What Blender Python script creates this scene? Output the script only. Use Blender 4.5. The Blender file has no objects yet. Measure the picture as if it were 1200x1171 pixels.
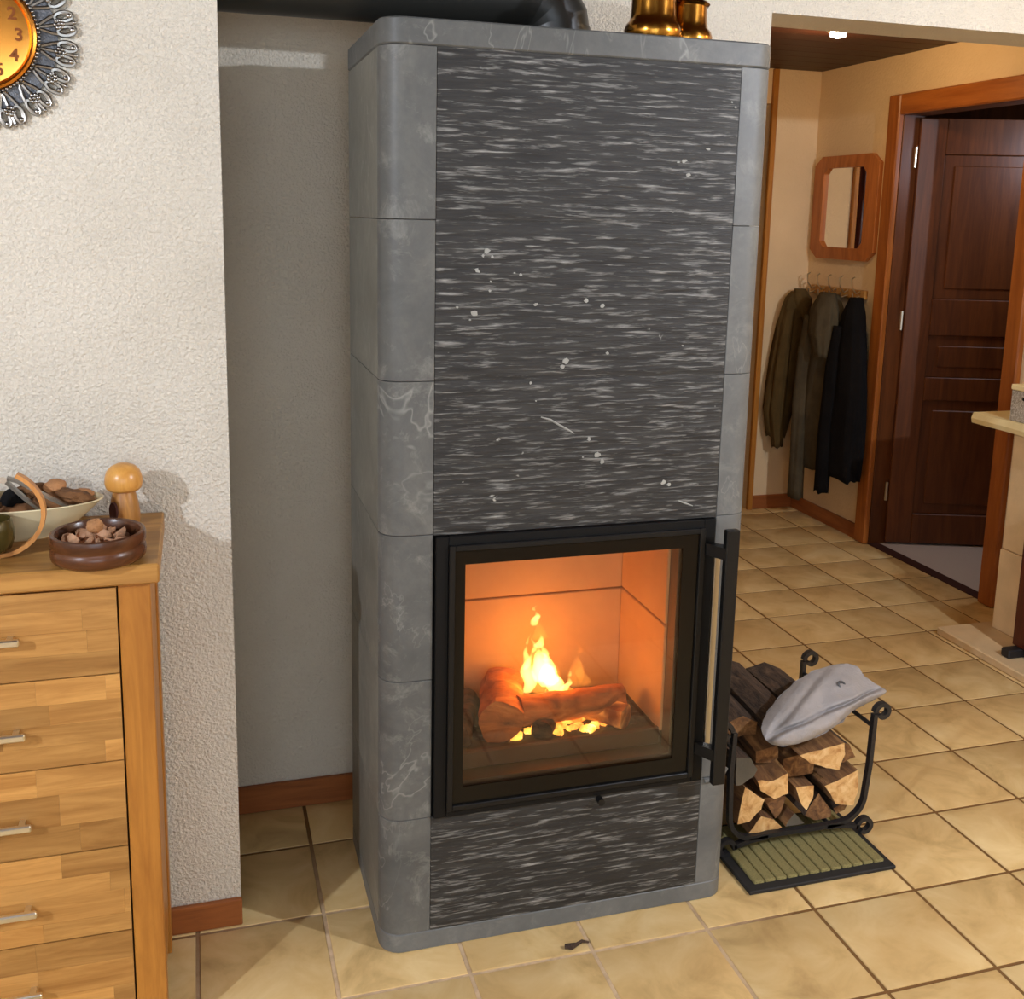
import bpy, bmesh, math, random
from mathutils import Vector, Matrix, noise

# ------------------------------------------------------------------ camera, world, lights, exposure
scene = bpy.context.scene
COL = scene.collection
R0 = random.Random(7)
PI = math.pi

def cam_setup():
    yaw, pit, rol = 0.29433758, 0.17897071, -0.02222102
    f = Vector((math.sin(yaw) * math.cos(pit), math.cos(yaw) * math.cos(pit), -math.sin(pit)))
    r = Vector((math.cos(yaw), -math.sin(yaw), 0))
    d = f.cross(r)
    r2 = math.cos(rol) * r + math.sin(rol) * d
    d2 = -math.sin(rol) * r + math.cos(rol) * d
    cd = bpy.data.cameras.new('camera')
    cd.sensor_width = 36.0
    cd.lens = 36.0 * 1233.79 / 1200.0
    cd.shift_x = (600 - 602.98) / 1200.0
    cd.shift_y = (474.93 - 585.5) / 1200.0
    cd.clip_start = 0.02
    o = bpy.data.objects.new('camera', cd)
    m = Matrix((r2, -d2, -f)).transposed().to_4x4()
    m.translation = Vector((-0.2290, -1.8675, 1.5461))
    o.matrix_world = m
    COL.objects.link(o)
    scene.camera = o
cam_setup()

scene.view_settings.view_transform = 'Standard'
scene.view_settings.look = 'None'
scene.view_settings.gamma = 1.0
scene.view_settings.exposure = 0.5
scene.view_settings.use_curve_mapping = False

w = bpy.data.worlds.new('World'); scene.world = w
w.use_nodes = True
w.node_tree.nodes['Background'].inputs[0].default_value = (0.85, 0.9, 1.0, 1)
w.node_tree.nodes['Background'].inputs[1].default_value = 0.03

# ceiling lamps of the living room and the hall: (x, y, z, watts, colour, radius)
LAMPS = [
    (-2.29, -2.10, 2.27, 166, (0.80, 0.87, 1.0), 0.035),
    (2.13, -1.48, 2.16, 112, (0.80, 0.87, 1.0), 0.022),
]
HALL_LAMP = (2.20, 1.90, 2.262, 8.0, (1.0, 0.62, 0.28), 0.03)
HEARTH_LAMP = (2.35, -0.10, 2.27, 5, (1.0, 0.70, 0.38), 0.04)
ROOM_FILL = (0.10, -2.9, 2.20, 5, (0.62, 0.78, 1.0), 0.30)  # unseen lamp added as soft fill behind the camera
SIDE_ROOM_FILL = (3.55, 1.75, 2.1, 8, (0.75, 0.82, 1.0), 0.15)  # unseen lamp added to brighten the side room floor
FIRE_W = 1.15
# unseen window added behind the camera for cool fill light: x0, x1, z0, z1
FILL_WINDOW = (-1.5, 0.5, 0.85, 2.05)
ld = bpy.data.lights.new('window_fill', 'AREA'); ld.shape = 'RECTANGLE'; ld.size = 2.0; ld.size_y = 1.2; ld.energy = 34; ld.color = (0.70, 0.83, 1.0)
lo = bpy.data.objects.new('window_fill', ld); COL.objects.link(lo); lo.location = (-0.5, -3.86, 1.45); lo.rotation_euler = (PI / 2, 0, 0)

# ------------------------------------------------------------------ helpers
def S(r, g, b):
    def c(v):
        v /= 255.0
        return v / 12.92 if v <= 0.04045 else ((v + 0.055) / 1.055) ** 2.4
    return (c(r), c(g), c(b), 1.0)

class MB:
    """collects geometry for ONE mesh object"""
    def __init__(s): s.v = []; s.f = []; s.mi = []
    def add(s, vs, fs, mi=0):
        n = len(s.v); s.v += [tuple(v) for v in vs]
        for f in fs: s.f.append([i + n for i in f]); s.mi.append(mi)
        return s
    def box(s, x0, x1, y0, y1, z0, z1, b=0.0, mi=0):
        if b <= 0:
            vs = [(x0,y0,z0),(x1,y0,z0),(x1,y1,z0),(x0,y1,z0),(x0,y0,z1),(x1,y0,z1),(x1,y1,z1),(x0,y1,z1)]
            return s.add(vs, [(0,3,2,1),(4,5,6,7),(0,1,5,4),(1,2,6,5),(2,3,7,6),(3,0,4,7)], mi)
        bm = bmesh.new()
        bmesh.ops.create_cube(bm, size=1.0)
        for v in bm.verts:
            v.co = Vector((x0 + (v.co.x + .5) * (x1 - x0), y0 + (v.co.y + .5) * (y1 - y0), z0 + (v.co.z + .5) * (z1 - z0)))
        bmesh.ops.bevel(bm, geom=list(bm.edges), offset=b, segments=1, profile=0.5, affect='EDGES')
        s.from_bm(bm, mi); bm.free()
        return s
    def from_bm(s, bm, mi=0):
        bm.verts.ensure_lookup_table(); bm.verts.index_update()
        s.add([v.co[:] for v in bm.verts], [[v.index for v in f.verts] for f in bm.faces], mi)
    def prism(s, poly, axis, a, c, mi=0, mi_side=None):
        """poly: 2D points; axis 'x','y','z' extruded a..c.  2D coords are the other two axes in order"""
        def P(u, v, t):
            return {'x': (t, u, v), 'y': (u, t, v), 'z': (u, v, t)}[axis]
        n = len(poly)
        area = sum(poly[i][0] * poly[(i+1) % n][1] - poly[(i+1) % n][0] * poly[i][1] for i in range(n))
        if (area < 0) != (axis == 'y'): poly = poly[::-1]
        vs = [P(u, v, a) for u, v in poly] + [P(u, v, c) for u, v in poly]
        s.add(vs, [list(range(n))[::-1], list(range(n, 2 * n))], mi)
        k = len(s.v) - 2 * n
        for i in range(n):
            j = (i + 1) % n
            s.f.append([k + i, k + j, k + n + j, k + n + i]); s.mi.append(mi if mi_side is None else mi_side)
        return s
    def lathe(s, prof, c=(0, 0, 0), n=24, mi=0, sx=1.0, sy=1.0, closed=False):
        vs, fs = [], []
        m = len(prof)
        for i in range(n):
            a = 2 * PI * i / n
            for r, z in prof:
                vs.append((c[0] + r * math.cos(a) * sx, c[1] + r * math.sin(a) * sy, c[2] + z))
        for i in range(n):
            j = (i + 1) % n
            for k in range(m - 1 if not closed else m):
                l = (k + 1) % m
                fs.append((i * m + k, j * m + k, j * m + l, i * m + l))
        return s.add(vs, fs, mi)
    def tube(s, pts, r, n=8, mi=0, flat=None, cap=True):
        """tube along pts; r number or list; flat=(a,b) half sizes for a rectangular bar"""
        pts = [Vector(p) for p in pts]; m = len(pts)
        rr = r if isinstance(r, (list, tuple)) else [r] * m
        up = Vector((0, 0, 1)); prev = None; vs = []; fs = []
        for i, p in enumerate(pts):
            t = (pts[min(i + 1, m - 1)] - pts[max(i - 1, 0)])
            if t.length < 1e-9: t = Vector((0, 0, 1))
            t.normalize()
            if prev is None:
                prev = t.orthogonal().normalized() if flat is None else (Vector(flat[2]) - t * t.dot(Vector(flat[2]))).normalized()
            else:
                prev = (prev - t * prev.dot(t))
                if prev.length < 1e-6: prev = t.orthogonal()
                prev.normalize()
            b = t.cross(prev)
            if flat is None:
                for k in range(n):
                    a = 2 * PI * k / n
                    vs.append(p + (prev * math.cos(a) + b * math.sin(a)) * rr[i])
            else:
                for u, v in ((-1,-1),(1,-1),(1,1),(-1,1)):
                    vs.append(p + prev * u * flat[0] + b * v * flat[1])
        q = n if flat is None else 4
        for i in range(m - 1):
            for k in range(q):
                l = (k + 1) % q
                fs.append((i * q + k, i * q + l, (i + 1) * q + l, (i + 1) * q + k))
        if cap:
            fs.append(list(range(q))[::-1]); fs.append(list(range((m - 1) * q, m * q)))
        return s.add(vs, fs, mi)
    def ball(s, c, r, n=12, mi=0, jit=0.0, seed=0):
        bm = bmesh.new()
        bmesh.ops.create_icosphere(bm, subdivisions=2 if n <= 12 else 3, radius=1.0)
        for v in bm.verts:
            k = 1 + jit * noise.noise(v.co * 2.2 + Vector((seed * 3.1, seed, 0)))
            v.co = Vector((c[0] + v.co.x * r[0] * k, c[1] + v.co.y * r[1] * k, c[2] + v.co.z * r[2] * k))
        s.from_bm(bm, mi); bm.free()
        return s
    def build(s, name, mats, parent=None, smooth=False, loc=None, rot=None):
        me = bpy.data.meshes.new(name)
        me.from_pydata(s.v, [], s.f)
        if not isinstance(mats, (list, tuple)): mats = [mats]
        for m in mats: me.materials.append(m)
        if len(mats) > 1: me.polygons.foreach_set('material_index', s.mi)
        if smooth:
            me.polygons.foreach_set('use_smooth', [True] * len(me.polygons))
            if smooth != 'all':
                me.set_sharp_from_angle(angle=math.radians(smooth if smooth is not True else 40))
        me.update()
        o = bpy.data.objects.new(name, me)
        COL.objects.link(o)
        if parent is not None:
            o.parent = parent
            wl = Vector(parent.get('_w', (0, 0, 0)))
            o['_w'] = tuple(wl) if loc is None else tuple(Vector(loc))
            o.location = (-wl if loc is None else Vector(loc) - wl)
            # parts modelled in world coordinates keep them: the offset above cancels the parent's place
            if loc is None: o['_w'] = (0.0, 0.0, 0.0)
        elif loc is not None:
            o.location = loc; o['_w'] = tuple(Vector(loc))
        if rot is not None: o.rotation_euler = rot
        return o

def thing(name, label, cat, loc=(0, 0, 0), group=None):
    o = bpy.data.objects.new(name, None); COL.objects.link(o)
    o.location = loc; o.empty_display_size = 0.05
    o['_w'] = tuple(Vector(loc))
    return tag(o, label, cat, group)
def tag(o, label=None, cat=None, group=None, kind=None):
    if label: o['label'] = label
    if cat: o['category'] = cat
    if group: o['group'] = group
    if kind: o['kind'] = kind
    return o
def struct(o): o['kind'] = 'structure'; return o
def copy_part(o, parent, loc=None, rot=None):
    c = o.copy(); COL.objects.link(c); c.parent = parent
    if loc is not None: c.location = loc
    if rot is not None: c.rotation_euler = rot
    return c

# ---- materials
class NT:
    def __init__(s, name):
        s.m = bpy.data.materials.new(name); s.m.use_nodes = True
        s.t = s.m.node_tree; s.b = s.t.nodes['Principled BSDF']; s.out = s.t.nodes['Material Output']
    def n(s, typ, **kw):
        nd = s.t.nodes.new(typ)
        for k, v in kw.items(): setattr(nd, k, v)
        return nd
    def l(s, a, b): s.t.links.new(a, b)
    def coord(s, scale=(1, 1, 1), kind='Object', rot=(0, 0, 0), rnd=0.0):
        tc = s.n('ShaderNodeTexCoord'); mp = s.n('ShaderNodeMapping')
        mp.inputs['Scale'].default_value = scale; mp.inputs['Rotation'].default_value = rot
        s.l(tc.outputs[kind], mp.inputs['Vector'])
        if rnd:
            oi = s.n('ShaderNodeObjectInfo'); ml = s.n('ShaderNodeMath', operation='MULTIPLY'); ml.inputs[1].default_value = rnd
            s.l(oi.outputs['Random'], ml.inputs[0]); s.l(ml.outputs[0], mp.inputs['Location'])
        return mp.outputs[0]
    def noise(s, vec, scale=5, detail=4, rough=.55, dist=0.0):
        nd = s.n('ShaderNodeTexNoise'); nd.inputs['Scale'].default_value = scale; nd.inputs['Detail'].default_value = detail
        nd.inputs['Roughness'].default_value = rough; nd.inputs['Distortion'].default_value = dist
        s.l(vec, nd.inputs['Vector']); return nd.outputs['Fac']
    def ramp(s, fac, stops):
        nd = s.n('ShaderNodeValToRGB'); e = nd.color_ramp.elements
        while len(e) < len(stops): e.new(0.5)
        for k, (p, c) in enumerate(stops):
            e[k].position = p; e[k].color = c if len(c) == 4 else (*c, 1)
        s.l(fac, nd.inputs[0]); return nd.outputs[0]
    def mix(s, fac, a, b, mode='MIX'):
        nd = s.n('ShaderNodeMix', data_type='RGBA', blend_type=mode)
        for inp, v in ((nd.inputs[0], fac), (nd.inputs[6], a), (nd.inputs[7], b)):
            if hasattr(v, 'is_output'): s.l(v, inp)
            else: inp.default_value = v
        return nd.outputs[2]
    def rand_val(s, col, amt=0.15, hue=0.0):
        oi = s.n('ShaderNodeObjectInfo'); mr = s.n('ShaderNodeMapRange')
        mr.inputs['To Min'].default_value = 1 - amt; mr.inputs['To Max'].default_value = 1 + amt
        s.l(oi.outputs['Random'], mr.inputs['Value'])
        hs = s.n('ShaderNodeHueSaturation'); s.l(mr.outputs[0], hs.inputs['Value']); s.l(col, hs.inputs['Color'])
        return hs.outputs[0]
    def bump(s, h, strength=.3, dist=.01):
        nd = s.n('ShaderNodeBump'); nd.inputs['Strength'].default_value = strength; nd.inputs['Distance'].default_value = dist
        s.l(h, nd.inputs['Height']); s.l(nd.outputs[0], s.b.inputs['Normal']); return nd
    def set(s, col=None, rough=None, metal=None, spec=None, **kw):
        if col is not None:
            if hasattr(col, 'is_output'): s.l(col, s.b.inputs['Base Color'])
            else: s.b.inputs['Base Color'].default_value = col
        if rough is not None:
            if hasattr(rough, 'is_output'): s.l(rough, s.b.inputs['Roughness'])
            else: s.b.inputs['Roughness'].default_value = rough
        if metal is not None: s.b.inputs['Metallic'].default_value = metal
        if spec is not None: s.b.inputs['Specular IOR Level'].default_value = spec
        for k, v in kw.items(): s.b.inputs[k].default_value = v
        return s.m

def plain(name, col, rough=.5, metal=0.0, bump=0.0, bscale=60, var=.0, spec=.5):
    t = NT(name); v = t.coord()
    c = col
    if var:
        f = t.noise(v, 9, 4)
        c = t.ramp(f, [(.3, tuple(x * (1 - var) for x in col[:3])), (.7, tuple(min(1, x * (1 + var)) for x in col[:3]))])
    t.set(c, rough, metal, spec)
    if bump: t.bump(t.noise(v, bscale, 3), bump, .004)
    return t.m

def plaster(name, c1, c2, scale=140, strength=.9):
    t = NT(name); v = t.coord()
    f = t.noise(v, 3.0, 3); t.set(t.ramp(f, [(.3, c1), (.7, c2)]), .88, spec=.25)
    n1 = t.noise(v, scale, 4, .6, .6); n2 = t.n('ShaderNodeTexVoronoi'); n2.inputs['Scale'].default_value = scale * 1.1; t.l(v, n2.inputs['Vector'])
    ad = t.n('ShaderNodeMath', operation='ADD'); t.l(n1, ad.inputs[0]); ml = t.n('ShaderNodeMath', operation='MULTIPLY'); ml.inputs[1].default_value = .35
    t.l(n2.outputs['Distance'], ml.inputs[0]); t.l(ml.outputs[0], ad.inputs[1]); t.bump(ad.outputs[0], strength, .008)
    return t.m

def wood(name, c1, c2, axis='x', scale=1.0, rough=.45, rnd=7.0, amt=.14, contrast=1.0, bump=.08):
    """grain runs along `axis` in object space"""
    t = NT(name)
    st = {'x': (1.2, 14, 14), 'y': (14, 1.2, 14), 'z': (14, 14, 1.2)}[axis]
    v = t.coord(tuple(q * scale for q in st), rnd=rnd)
    f = t.noise(v, 2.2, 6, .62, 1.4)
    col = t.ramp(f, [(.5 - .22 * contrast, c2), (.5 + .2 * contrast, c1)])
    f2 = t.noise(t.coord(tuple(q * scale * 3.2 for q in st), rnd=rnd), 3.0, 3, .7, .3)
    col = t.mix(t.ramp(f2, [(.52, (0, 0, 0, 1)), (.75, (.45, .45, .45, 1))]), col, c2)
    if amt: col = t.rand_val(col, amt)
    t.set(col, rough, spec=.4)
    if bump: t.bump(f2, bump, .003)
    return t.m

M = {}
M['plaster'] = plaster('white_rough_plaster', S(226, 219, 204), S(214, 206, 190))
M['plaster_hall'] = plaster('hall_plaster', S(226, 200, 160), S(216, 190, 150), 70, .35)
M['ceiling'] = plain('ceiling_paint', S(232, 228, 218), .9)

# glazed terracotta floor tile, cloudy ochre
t = NT('floor_tile'); v = t.coord((1, 1, 1), rnd=31.0)
f = t.noise(v, 7.5, 5, .6, .6)
c = t.ramp(f, [(.28, S(180, 148, 96)), (.48, S(214, 182, 124)), (.72, S(230, 204, 150))])
f2 = t.noise(v, 2.6, 3, .5)
c = t.mix(t.ramp(f2, [(.4, (0, 0, 0, 1)), (.7, (.5, .5, .5, 1))]), c, S(194, 156, 100))
t.set(t.rand_val(c, .08), t.ramp(f, [(.3, (.44,) * 3), (.7, (.32,) * 3)]), spec=.4)
t.bump(f, .12, .006); M['tile'] = t.m
# grout: pale in front of the stove, brown elsewhere
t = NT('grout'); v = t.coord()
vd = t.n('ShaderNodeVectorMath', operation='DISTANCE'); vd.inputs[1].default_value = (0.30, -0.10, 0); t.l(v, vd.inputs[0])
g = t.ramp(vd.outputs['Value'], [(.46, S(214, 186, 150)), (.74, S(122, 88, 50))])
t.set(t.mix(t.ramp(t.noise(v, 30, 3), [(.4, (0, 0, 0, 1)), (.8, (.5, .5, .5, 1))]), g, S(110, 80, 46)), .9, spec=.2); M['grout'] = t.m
t = NT('floor_tile_field'); v = t.coord()
br = t.n('ShaderNodeTexBrick'); br.offset = 0; br.inputs['Scale'].default_value = 1.0
br.inputs['Brick Width'].default_value = .27; br.inputs['Row Height'].default_value = .27; br.inputs['Mortar Size'].default_value = .004
br.inputs['Color1'].default_value = S(196, 160, 106); br.inputs['Color2'].default_value = S(186, 150, 98); br.inputs['Mortar'].default_value = S(122, 88, 50)
t.l(v, br.inputs['Vector']); t.set(br.outputs['Color'], .4); M['tile_field'] = t.m

# grey honed soapstone with pale veins
def soapstone(name, c1, c2, c3, vein=.36):
    t = NT(name); v = t.coord((1, 1, 1), rnd=19.0)
    f = t.noise(v, 6, 6, .65, .8); col = t.ramp(f, [(.25, c1), (.5, c2), (.8, c3)])
    f2 = t.noise(v, 42, 4, .7); col = t.mix(t.ramp(f2, [(.35, (.32, .32, .32, 1)), (.6, (0, 0, 0, 1))]), col, c1)
    wv = t.noise(t.coord((1, 1, .55), rnd=19.0), 3.2, 5, .62, 1.1)
    mk = t.ramp(t.noise(v, 2.0, 2, .5), [(.45, (0, 0, 0, 1)), (.62, (1, 1, 1, 1))])
    vm = t.ramp(wv, [(.4935, (0, 0, 0, 1)), (.5, (vein * .6, vein * .6, vein * .6, 1)), (.5065, (0, 0, 0, 1))])
    vm = t.mix(1.0, vm, mk, 'MULTIPLY')
    col = t.mix(vm, col, S(196, 196, 186))
    # mineral bloom: broken pale flecks
    f3 = t.noise(v, 14, 8, .75, .5)
    bl = t.ramp(f3, [(.54, (0, 0, 0, 1)), (.80, (vein * .8,) * 3 + (1,))])
    col = t.mix(bl, col, S(200, 198, 186))
    t.set(t.rand_val(col, .06), .48, spec=.35); t.bump(f2, .10, .003); return t.m
M['stone'] = soapstone('honed_soapstone', S(76, 77, 75), S(92, 92, 89), S(112, 111, 105))
M['stone_lit_side'] = soapstone('honed_soapstone_lit_side', S(96, 95, 87), S(116, 114, 105), S(136, 133, 121), .3)  # left side stones: light from the left put into a paler colour
M['stone_plain'] = soapstone('honed_soapstone_plain', S(88, 90, 89), S(103, 104, 102), S(118, 119, 115), .25)

# split-face dark soapstone: short pale dashes along x
t = NT('split_face_soapstone'); v = t.coord((9, 9, 108), rnd=9.0)
f = t.noise(v, 1.6, 4, .6, .3)
v2 = t.coord((5, 5, 60), rnd=23.0); fb = t.noise(v2, 1.5, 4, .6, .3)
col = t.ramp(fb, [(.3, S(34, 33, 32)), (.55, S(47, 46, 44)), (.75, S(60, 59, 56))])
dash = t.ramp(f, [(.53, (0, 0, 0, 1)), (.65, (.45, .45, .45, 1)), (.75, (.95, .95, .95, 1))])
col = t.mix(dash, col, S(156, 155, 150))
drk = t.ramp(f, [(.24, (.6, .6, .6, 1)), (.42, (0, 0, 0, 1))])
col = t.mix(drk, col, S(32, 31, 30))
vo = t.noise(t.coord((1, 1, 1.3), rnd=5.0), 24, 3, .55, .3); big = t.noise(t.coord((1, 1, 1), rnd=5.0), 3.0, 2, .5)
sm = t.n('ShaderNodeMath', operation='MULTIPLY'); t.l(t.ramp(vo, [(.70, (0, 0, 0, 1)), (.75, (1, 1, 1, 1))]), sm.inputs[0])
t.l(t.ramp(big, [(.48, (0, 0, 0, 1)), (.6, (1, 1, 1, 1))]), sm.inputs[1])
col = t.mix(sm.outputs[0], col, S(196, 196, 188))
t.set(col, .55, spec=.35); t.bump(f, .55, .004); M['stone_dark'] = t.m
M['fleck'] = plain('pale_mineral', S(150, 150, 143), .7, var=.2)
M['joint'] = plain('stone_joint', S(92, 91, 87), .9)

M['black_steel'] = plain('black_painted_steel', (.006, .006, .006, 1), .4, spec=.3)
M['black_matt'] = plain('black_matt_steel', (.004, .004, .004, 1), .55, spec=.2)
M['pipe'] = plain('black_stove_pipe', (.014, .014, .012, 1), .38, spec=.5)
M['iron'] = plain('wrought_iron', (.012, .011, .012, 1), .5, bump=.4, bscale=90)
M['black_print'] = plain('black_glass_print', (.005, .004, .003, 1), .18, spec=.25)
M['steel'] = plain('brushed_steel', S(206, 200, 186), .28, 1.0)
M['nickel'] = plain('satin_nickel', S(226, 222, 206), .3, 1.0)
M['brown_steel'] = plain('heat_browned_steel', S(92, 66, 48), .5, .4)
M['firebrick'] = plain('vermiculite_lining', (.62, .37, .17, 1), .9, var=.07, bump=.2, bscale=40)
M['ash'] = plain('ash_bed', S(92, 80, 66), .95, var=.35, bump=.8, bscale=50)
M['brass'] = plain('aged_brass', S(164, 114, 44), .2, 1.0, var=.3)
M['pewter'] = plain('dark_pewter', S(134, 131, 126), .28, 1.0, var=.5)
M['pewter_dark'] = plain('tarnished_pewter', S(92, 94, 98), .55, .7, var=.5, bump=.8, bscale=150)
M['copper'] = plain('copper_dial', S(222, 150, 66), .24, 1.0, var=.12)
M['copper_dark'] = plain('dark_copper', S(120, 66, 30), .4, .8)

# glass pane: mostly clear, with a fresnel reflection
t = NT('stove_glass'); tr = t.n('ShaderNodeBsdfTransparent'); gl = t.n('ShaderNodeBsdfGlossy'); mx = t.n('ShaderNodeMixShader'); fr = t.n('ShaderNodeFresnel')
tr.inputs[0].default_value = (.97, .95, .92, 1); gl.inputs['Roughness'].default_value = .03; fr.inputs[0].default_value = 1.45
t.l(fr.outputs[0], mx.inputs[0]); t.l(tr.outputs[0], mx.inputs[1]); t.l(gl.outputs[0], mx.inputs[2]); t.l(mx.outputs[0], t.out.inputs['Surface']); M['glass'] = t.m

def emis(name, col, st):
    t = NT(name); e = t.n('ShaderNodeEmission'); e.inputs[0].default_value = (*col, 1); e.inputs[1].default_value = st
    t.l(e.outputs[0], t.out.inputs['Surface']); return t.m
def fire(name, col, st):
    t = NT(name); e = t.n('ShaderNodeEmission'); e.inputs[0].default_value = (*col, 1); e.inputs[1].default_value = st
    for lk in list(t.out.inputs['Surface'].links): t.t.links.remove(lk)
    t.l(e.outputs[0], t.out.inputs['Volume']); return t.m
M['flame_core'] = fire('flame_core', (1.0, .62, .16), 110)
M['flame_outer'] = fire('flame_outer', (1.0, .34, .045), 16)
M['lamp_glow'] = emis('lamp_glow', (1.0, .86, .62), 30)
# glowing charred log
t = NT('burning_wood'); v = t.coord((3, 9, 9)); f = t.noise(v, 3, 5, .6, .6)
c = t.ramp(f, [(.3, S(96, 52, 26)), (.55, S(190, 112, 56)), (.75, S(226, 150, 84))]); t.set(c, .85); t.bump(f, .5, .006); M['burn'] = t.m
t = NT('charred_wood'); v = t.coord((3, 9, 9)); f = t.noise(v, 4, 5, .65, .4)
c = t.ramp(f, [(.35, S(36, 26, 20)), (.6, S(98, 64, 40)), (.75, S(140, 96, 60))]); t.set(c, .9); t.bump(f, .6, .006); M['char'] = t.m
t = NT('glowing_wood'); v = t.coord((6, 9, 9)); f = t.noise(v, 2.2, 3, .5, .3)
t.set(t.ramp(f, [(.3, S(120, 66, 32)), (.6, S(224, 150, 84))]), .9)
t.l(t.ramp(f, [(.42, (.0, .0, .0, 1)), (.6, (.9, .34, .05, 1)), (.75, (1, .62, .14, 1))]), t.b.inputs['Emission Color']); t.b.inputs['Emission Strength'].default_value = .45; M['glow'] = t.m
t = NT('ember'); v = t.coord(); f = t.noise(v, 26, 4, .6)
e = t.ramp(f, [(.35, (.9, .16, .02, 1)), (.6, (1, .55, .08, 1)), (.75, (1, .85, .45, 1))]); t.set(S(120, 60, 30), .9)
t.l(e, t.b.inputs['Emission Color']); t.b.inputs['Emission Strength'].default_value = 1.6; M['ember'] = t.m

M['oak_x'] = wood('oiled_oak_stave', S(196, 146, 80), S(150, 102, 48), 'x', 1.0, .42, amt=.27)
M['oak_top'] = wood('oiled_oak_top', S(196, 146, 76), S(150, 102, 46), 'x', .8, .42, amt=.05)
M['oak_z'] = wood('oiled_oak_post', S(186, 126, 52), S(148, 92, 34), 'z', .8, .42, amt=.05)
M['oak_dark'] = plain('dark_gap', S(62, 26, 16), .9)
M['pine_z'] = wood('orange_pine_upright', S(176, 104, 42), S(132, 70, 24), 'z', .7, .38, amt=.05)
M['pine_y'] = wood('orange_pine_crosswise', S(176, 104, 42), S(132, 70, 24), 'y', .7, .38, amt=.05)
M['door'] = wood('dark_pine_door', S(108, 60, 26), S(72, 37, 14), 'z', .6, .42, amt=.06)
M['base'] = wood('baseboard_wood', S(166, 98, 48), S(126, 70, 32), 'x', .7, .5, amt=.05)
M['base_y'] = wood('baseboard_wood_y', S(166, 98, 48), S(126, 70, 32), 'y', .7, .5, amt=.05)
M['ceil_wood'] = wood('dark_ceiling_boards', S(70, 34, 20), S(44, 20, 12), 'x', .5, .5, amt=.15)
M['mirror_wood'] = wood('mirror_frame_wood', S(190, 116, 58), S(150, 84, 36), 'z', .8, .4, amt=.03)
M['mirror'] = plain('mirror_silver', (.92, .92, .9, 1), .02, 1.0)
M['mushroom'] = wood('turned_beech', S(222, 164, 84), S(190, 126, 54), 'z', 1.0, .3, amt=0)
M['mushroom_stem'] = wood('turned_beech_stem', S(196, 142, 74), S(140, 88, 40), 'z', 1.2, .35, amt=0)
M['bowl_wood'] = wood('dark_turned_wood', S(98, 56, 30), S(60, 32, 16), 'x', .8, .26, amt=0)
M['bent'] = wood('bent_wood', S(212, 150, 82), S(170, 106, 50), 'z', 1.0, .4, amt=0)
M['cream'] = plain('cream_glaze', S(222, 208, 168), .25, var=.05)
M['olive'] = plain('olive_glaze', S(70, 60, 28), .15, var=.2)
M['walnut'] = plain('walnut_shell', S(176, 124, 78), .75, var=.3, bump=1.0, bscale=240)
M['pinecone'] = plain('rough_dry_husk', S(112, 74, 40), .85, var=.35, bump=.9, bscale=90)
M['kernel'] = plain('cracked_nut', S(178, 134, 100), .7, var=.45, bump=.6, bscale=160)
M['chrome'] = plain('chrome', (.85, .85, .87, 1), .12, 1.0)
M['cloth'] = plain('grey_cloth', S(156, 150, 147), .95, var=.06, bump=.5, bscale=120)
M['rubber'] = plain('black_rubber', (.012, .011, .010, 1), .75)
t = NT('coir_bristle'); v = t.coord((60, 220, 60)); f = t.noise(v, 3, 4, .7)
t.set(t.ramp(f, [(.3, S(112, 102, 58)), (.7, S(168, 156, 100))]), .95); t.bump(f, .9, .004); M['coir'] = t.m
M['log_end'] = None
t = NT('split_log_end'); v = t.coord((9, 3, 9), rnd=11.0); f = t.noise(v, 4, 5, .6, .7)
c = t.ramp(f, [(.3, S(172, 118, 62)), (.5, S(214, 168, 106)), (.72, S(234, 198, 142))]); t.set(t.rand_val(c, .16), .85); t.bump(f, .4, .004); M['log_end'] = t.m
t = NT('split_log_side'); v = t.coord((10, 1.2, 10), rnd=11.0); f = t.noise(v, 4, 5, .65, .5)
c = t.ramp(f, [(.3, S(74, 46, 26)), (.52, S(122, 84, 48)), (.75, S(172, 128, 78))]); t.set(t.rand_val(c, .2), .9); t.bump(f, .7, .006); M['log_side'] = t.m
t = NT('bark'); v = t.coord((16, 4, 16), rnd=11.0); f = t.noise(v, 4, 5, .7, .5)
c = t.ramp(f, [(.35, S(40, 30, 24)), (.6, S(84, 64, 48)), (.8, S(120, 98, 76))]); t.set(c, .95); t.bump(f, 1.0, .008); M['bark'] = t.m
M['log_dark'] = plain('weathered_log_end', S(92, 84, 70), .9, var=.25, bump=.5, bscale=60)
def cloth(name, c, var=.25):
    return plain(name, c, .95, var=var, bump=.5, bscale=140, spec=.15)
M['coat_brown'] = cloth('brown_olive_coat', S(80, 64, 36))
M['coat_olive'] = cloth('olive_grey_coat', S(78, 70, 54))
M['coat_black'] = cloth('black_coat', S(18, 17, 18))
M['lining'] = cloth('grey_lining', S(150, 140, 130))
M['carpet'] = plain('pale_carpet', S(196, 186, 180), .95, bump=.4, bscale=200)
M['hearth'] = plain('pale_sandstone', S(216, 186, 140), .7, var=.08, bump=.3, bscale=50)
M['limestone'] = plain('limestone_shelf', S(232, 214, 160), .55, var=.06, bump=.5, bscale=40)
M['redwood'] = wood('dark_red_wood', S(88, 36, 20), S(56, 20, 12), 'z', .8, .35, amt=0)
M['wicker'] = None
t = NT('woven_box'); v = t.coord((1, 1, 1)); ck = t.n('ShaderNodeTexBrick'); ck.inputs['Scale'].default_value = 60
ck.inputs['Color1'].default_value = S(214, 206, 190); ck.inputs['Color2'].default_value = S(150, 140, 124); ck.inputs['Mortar'].default_value = S(104, 94, 80)
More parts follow.
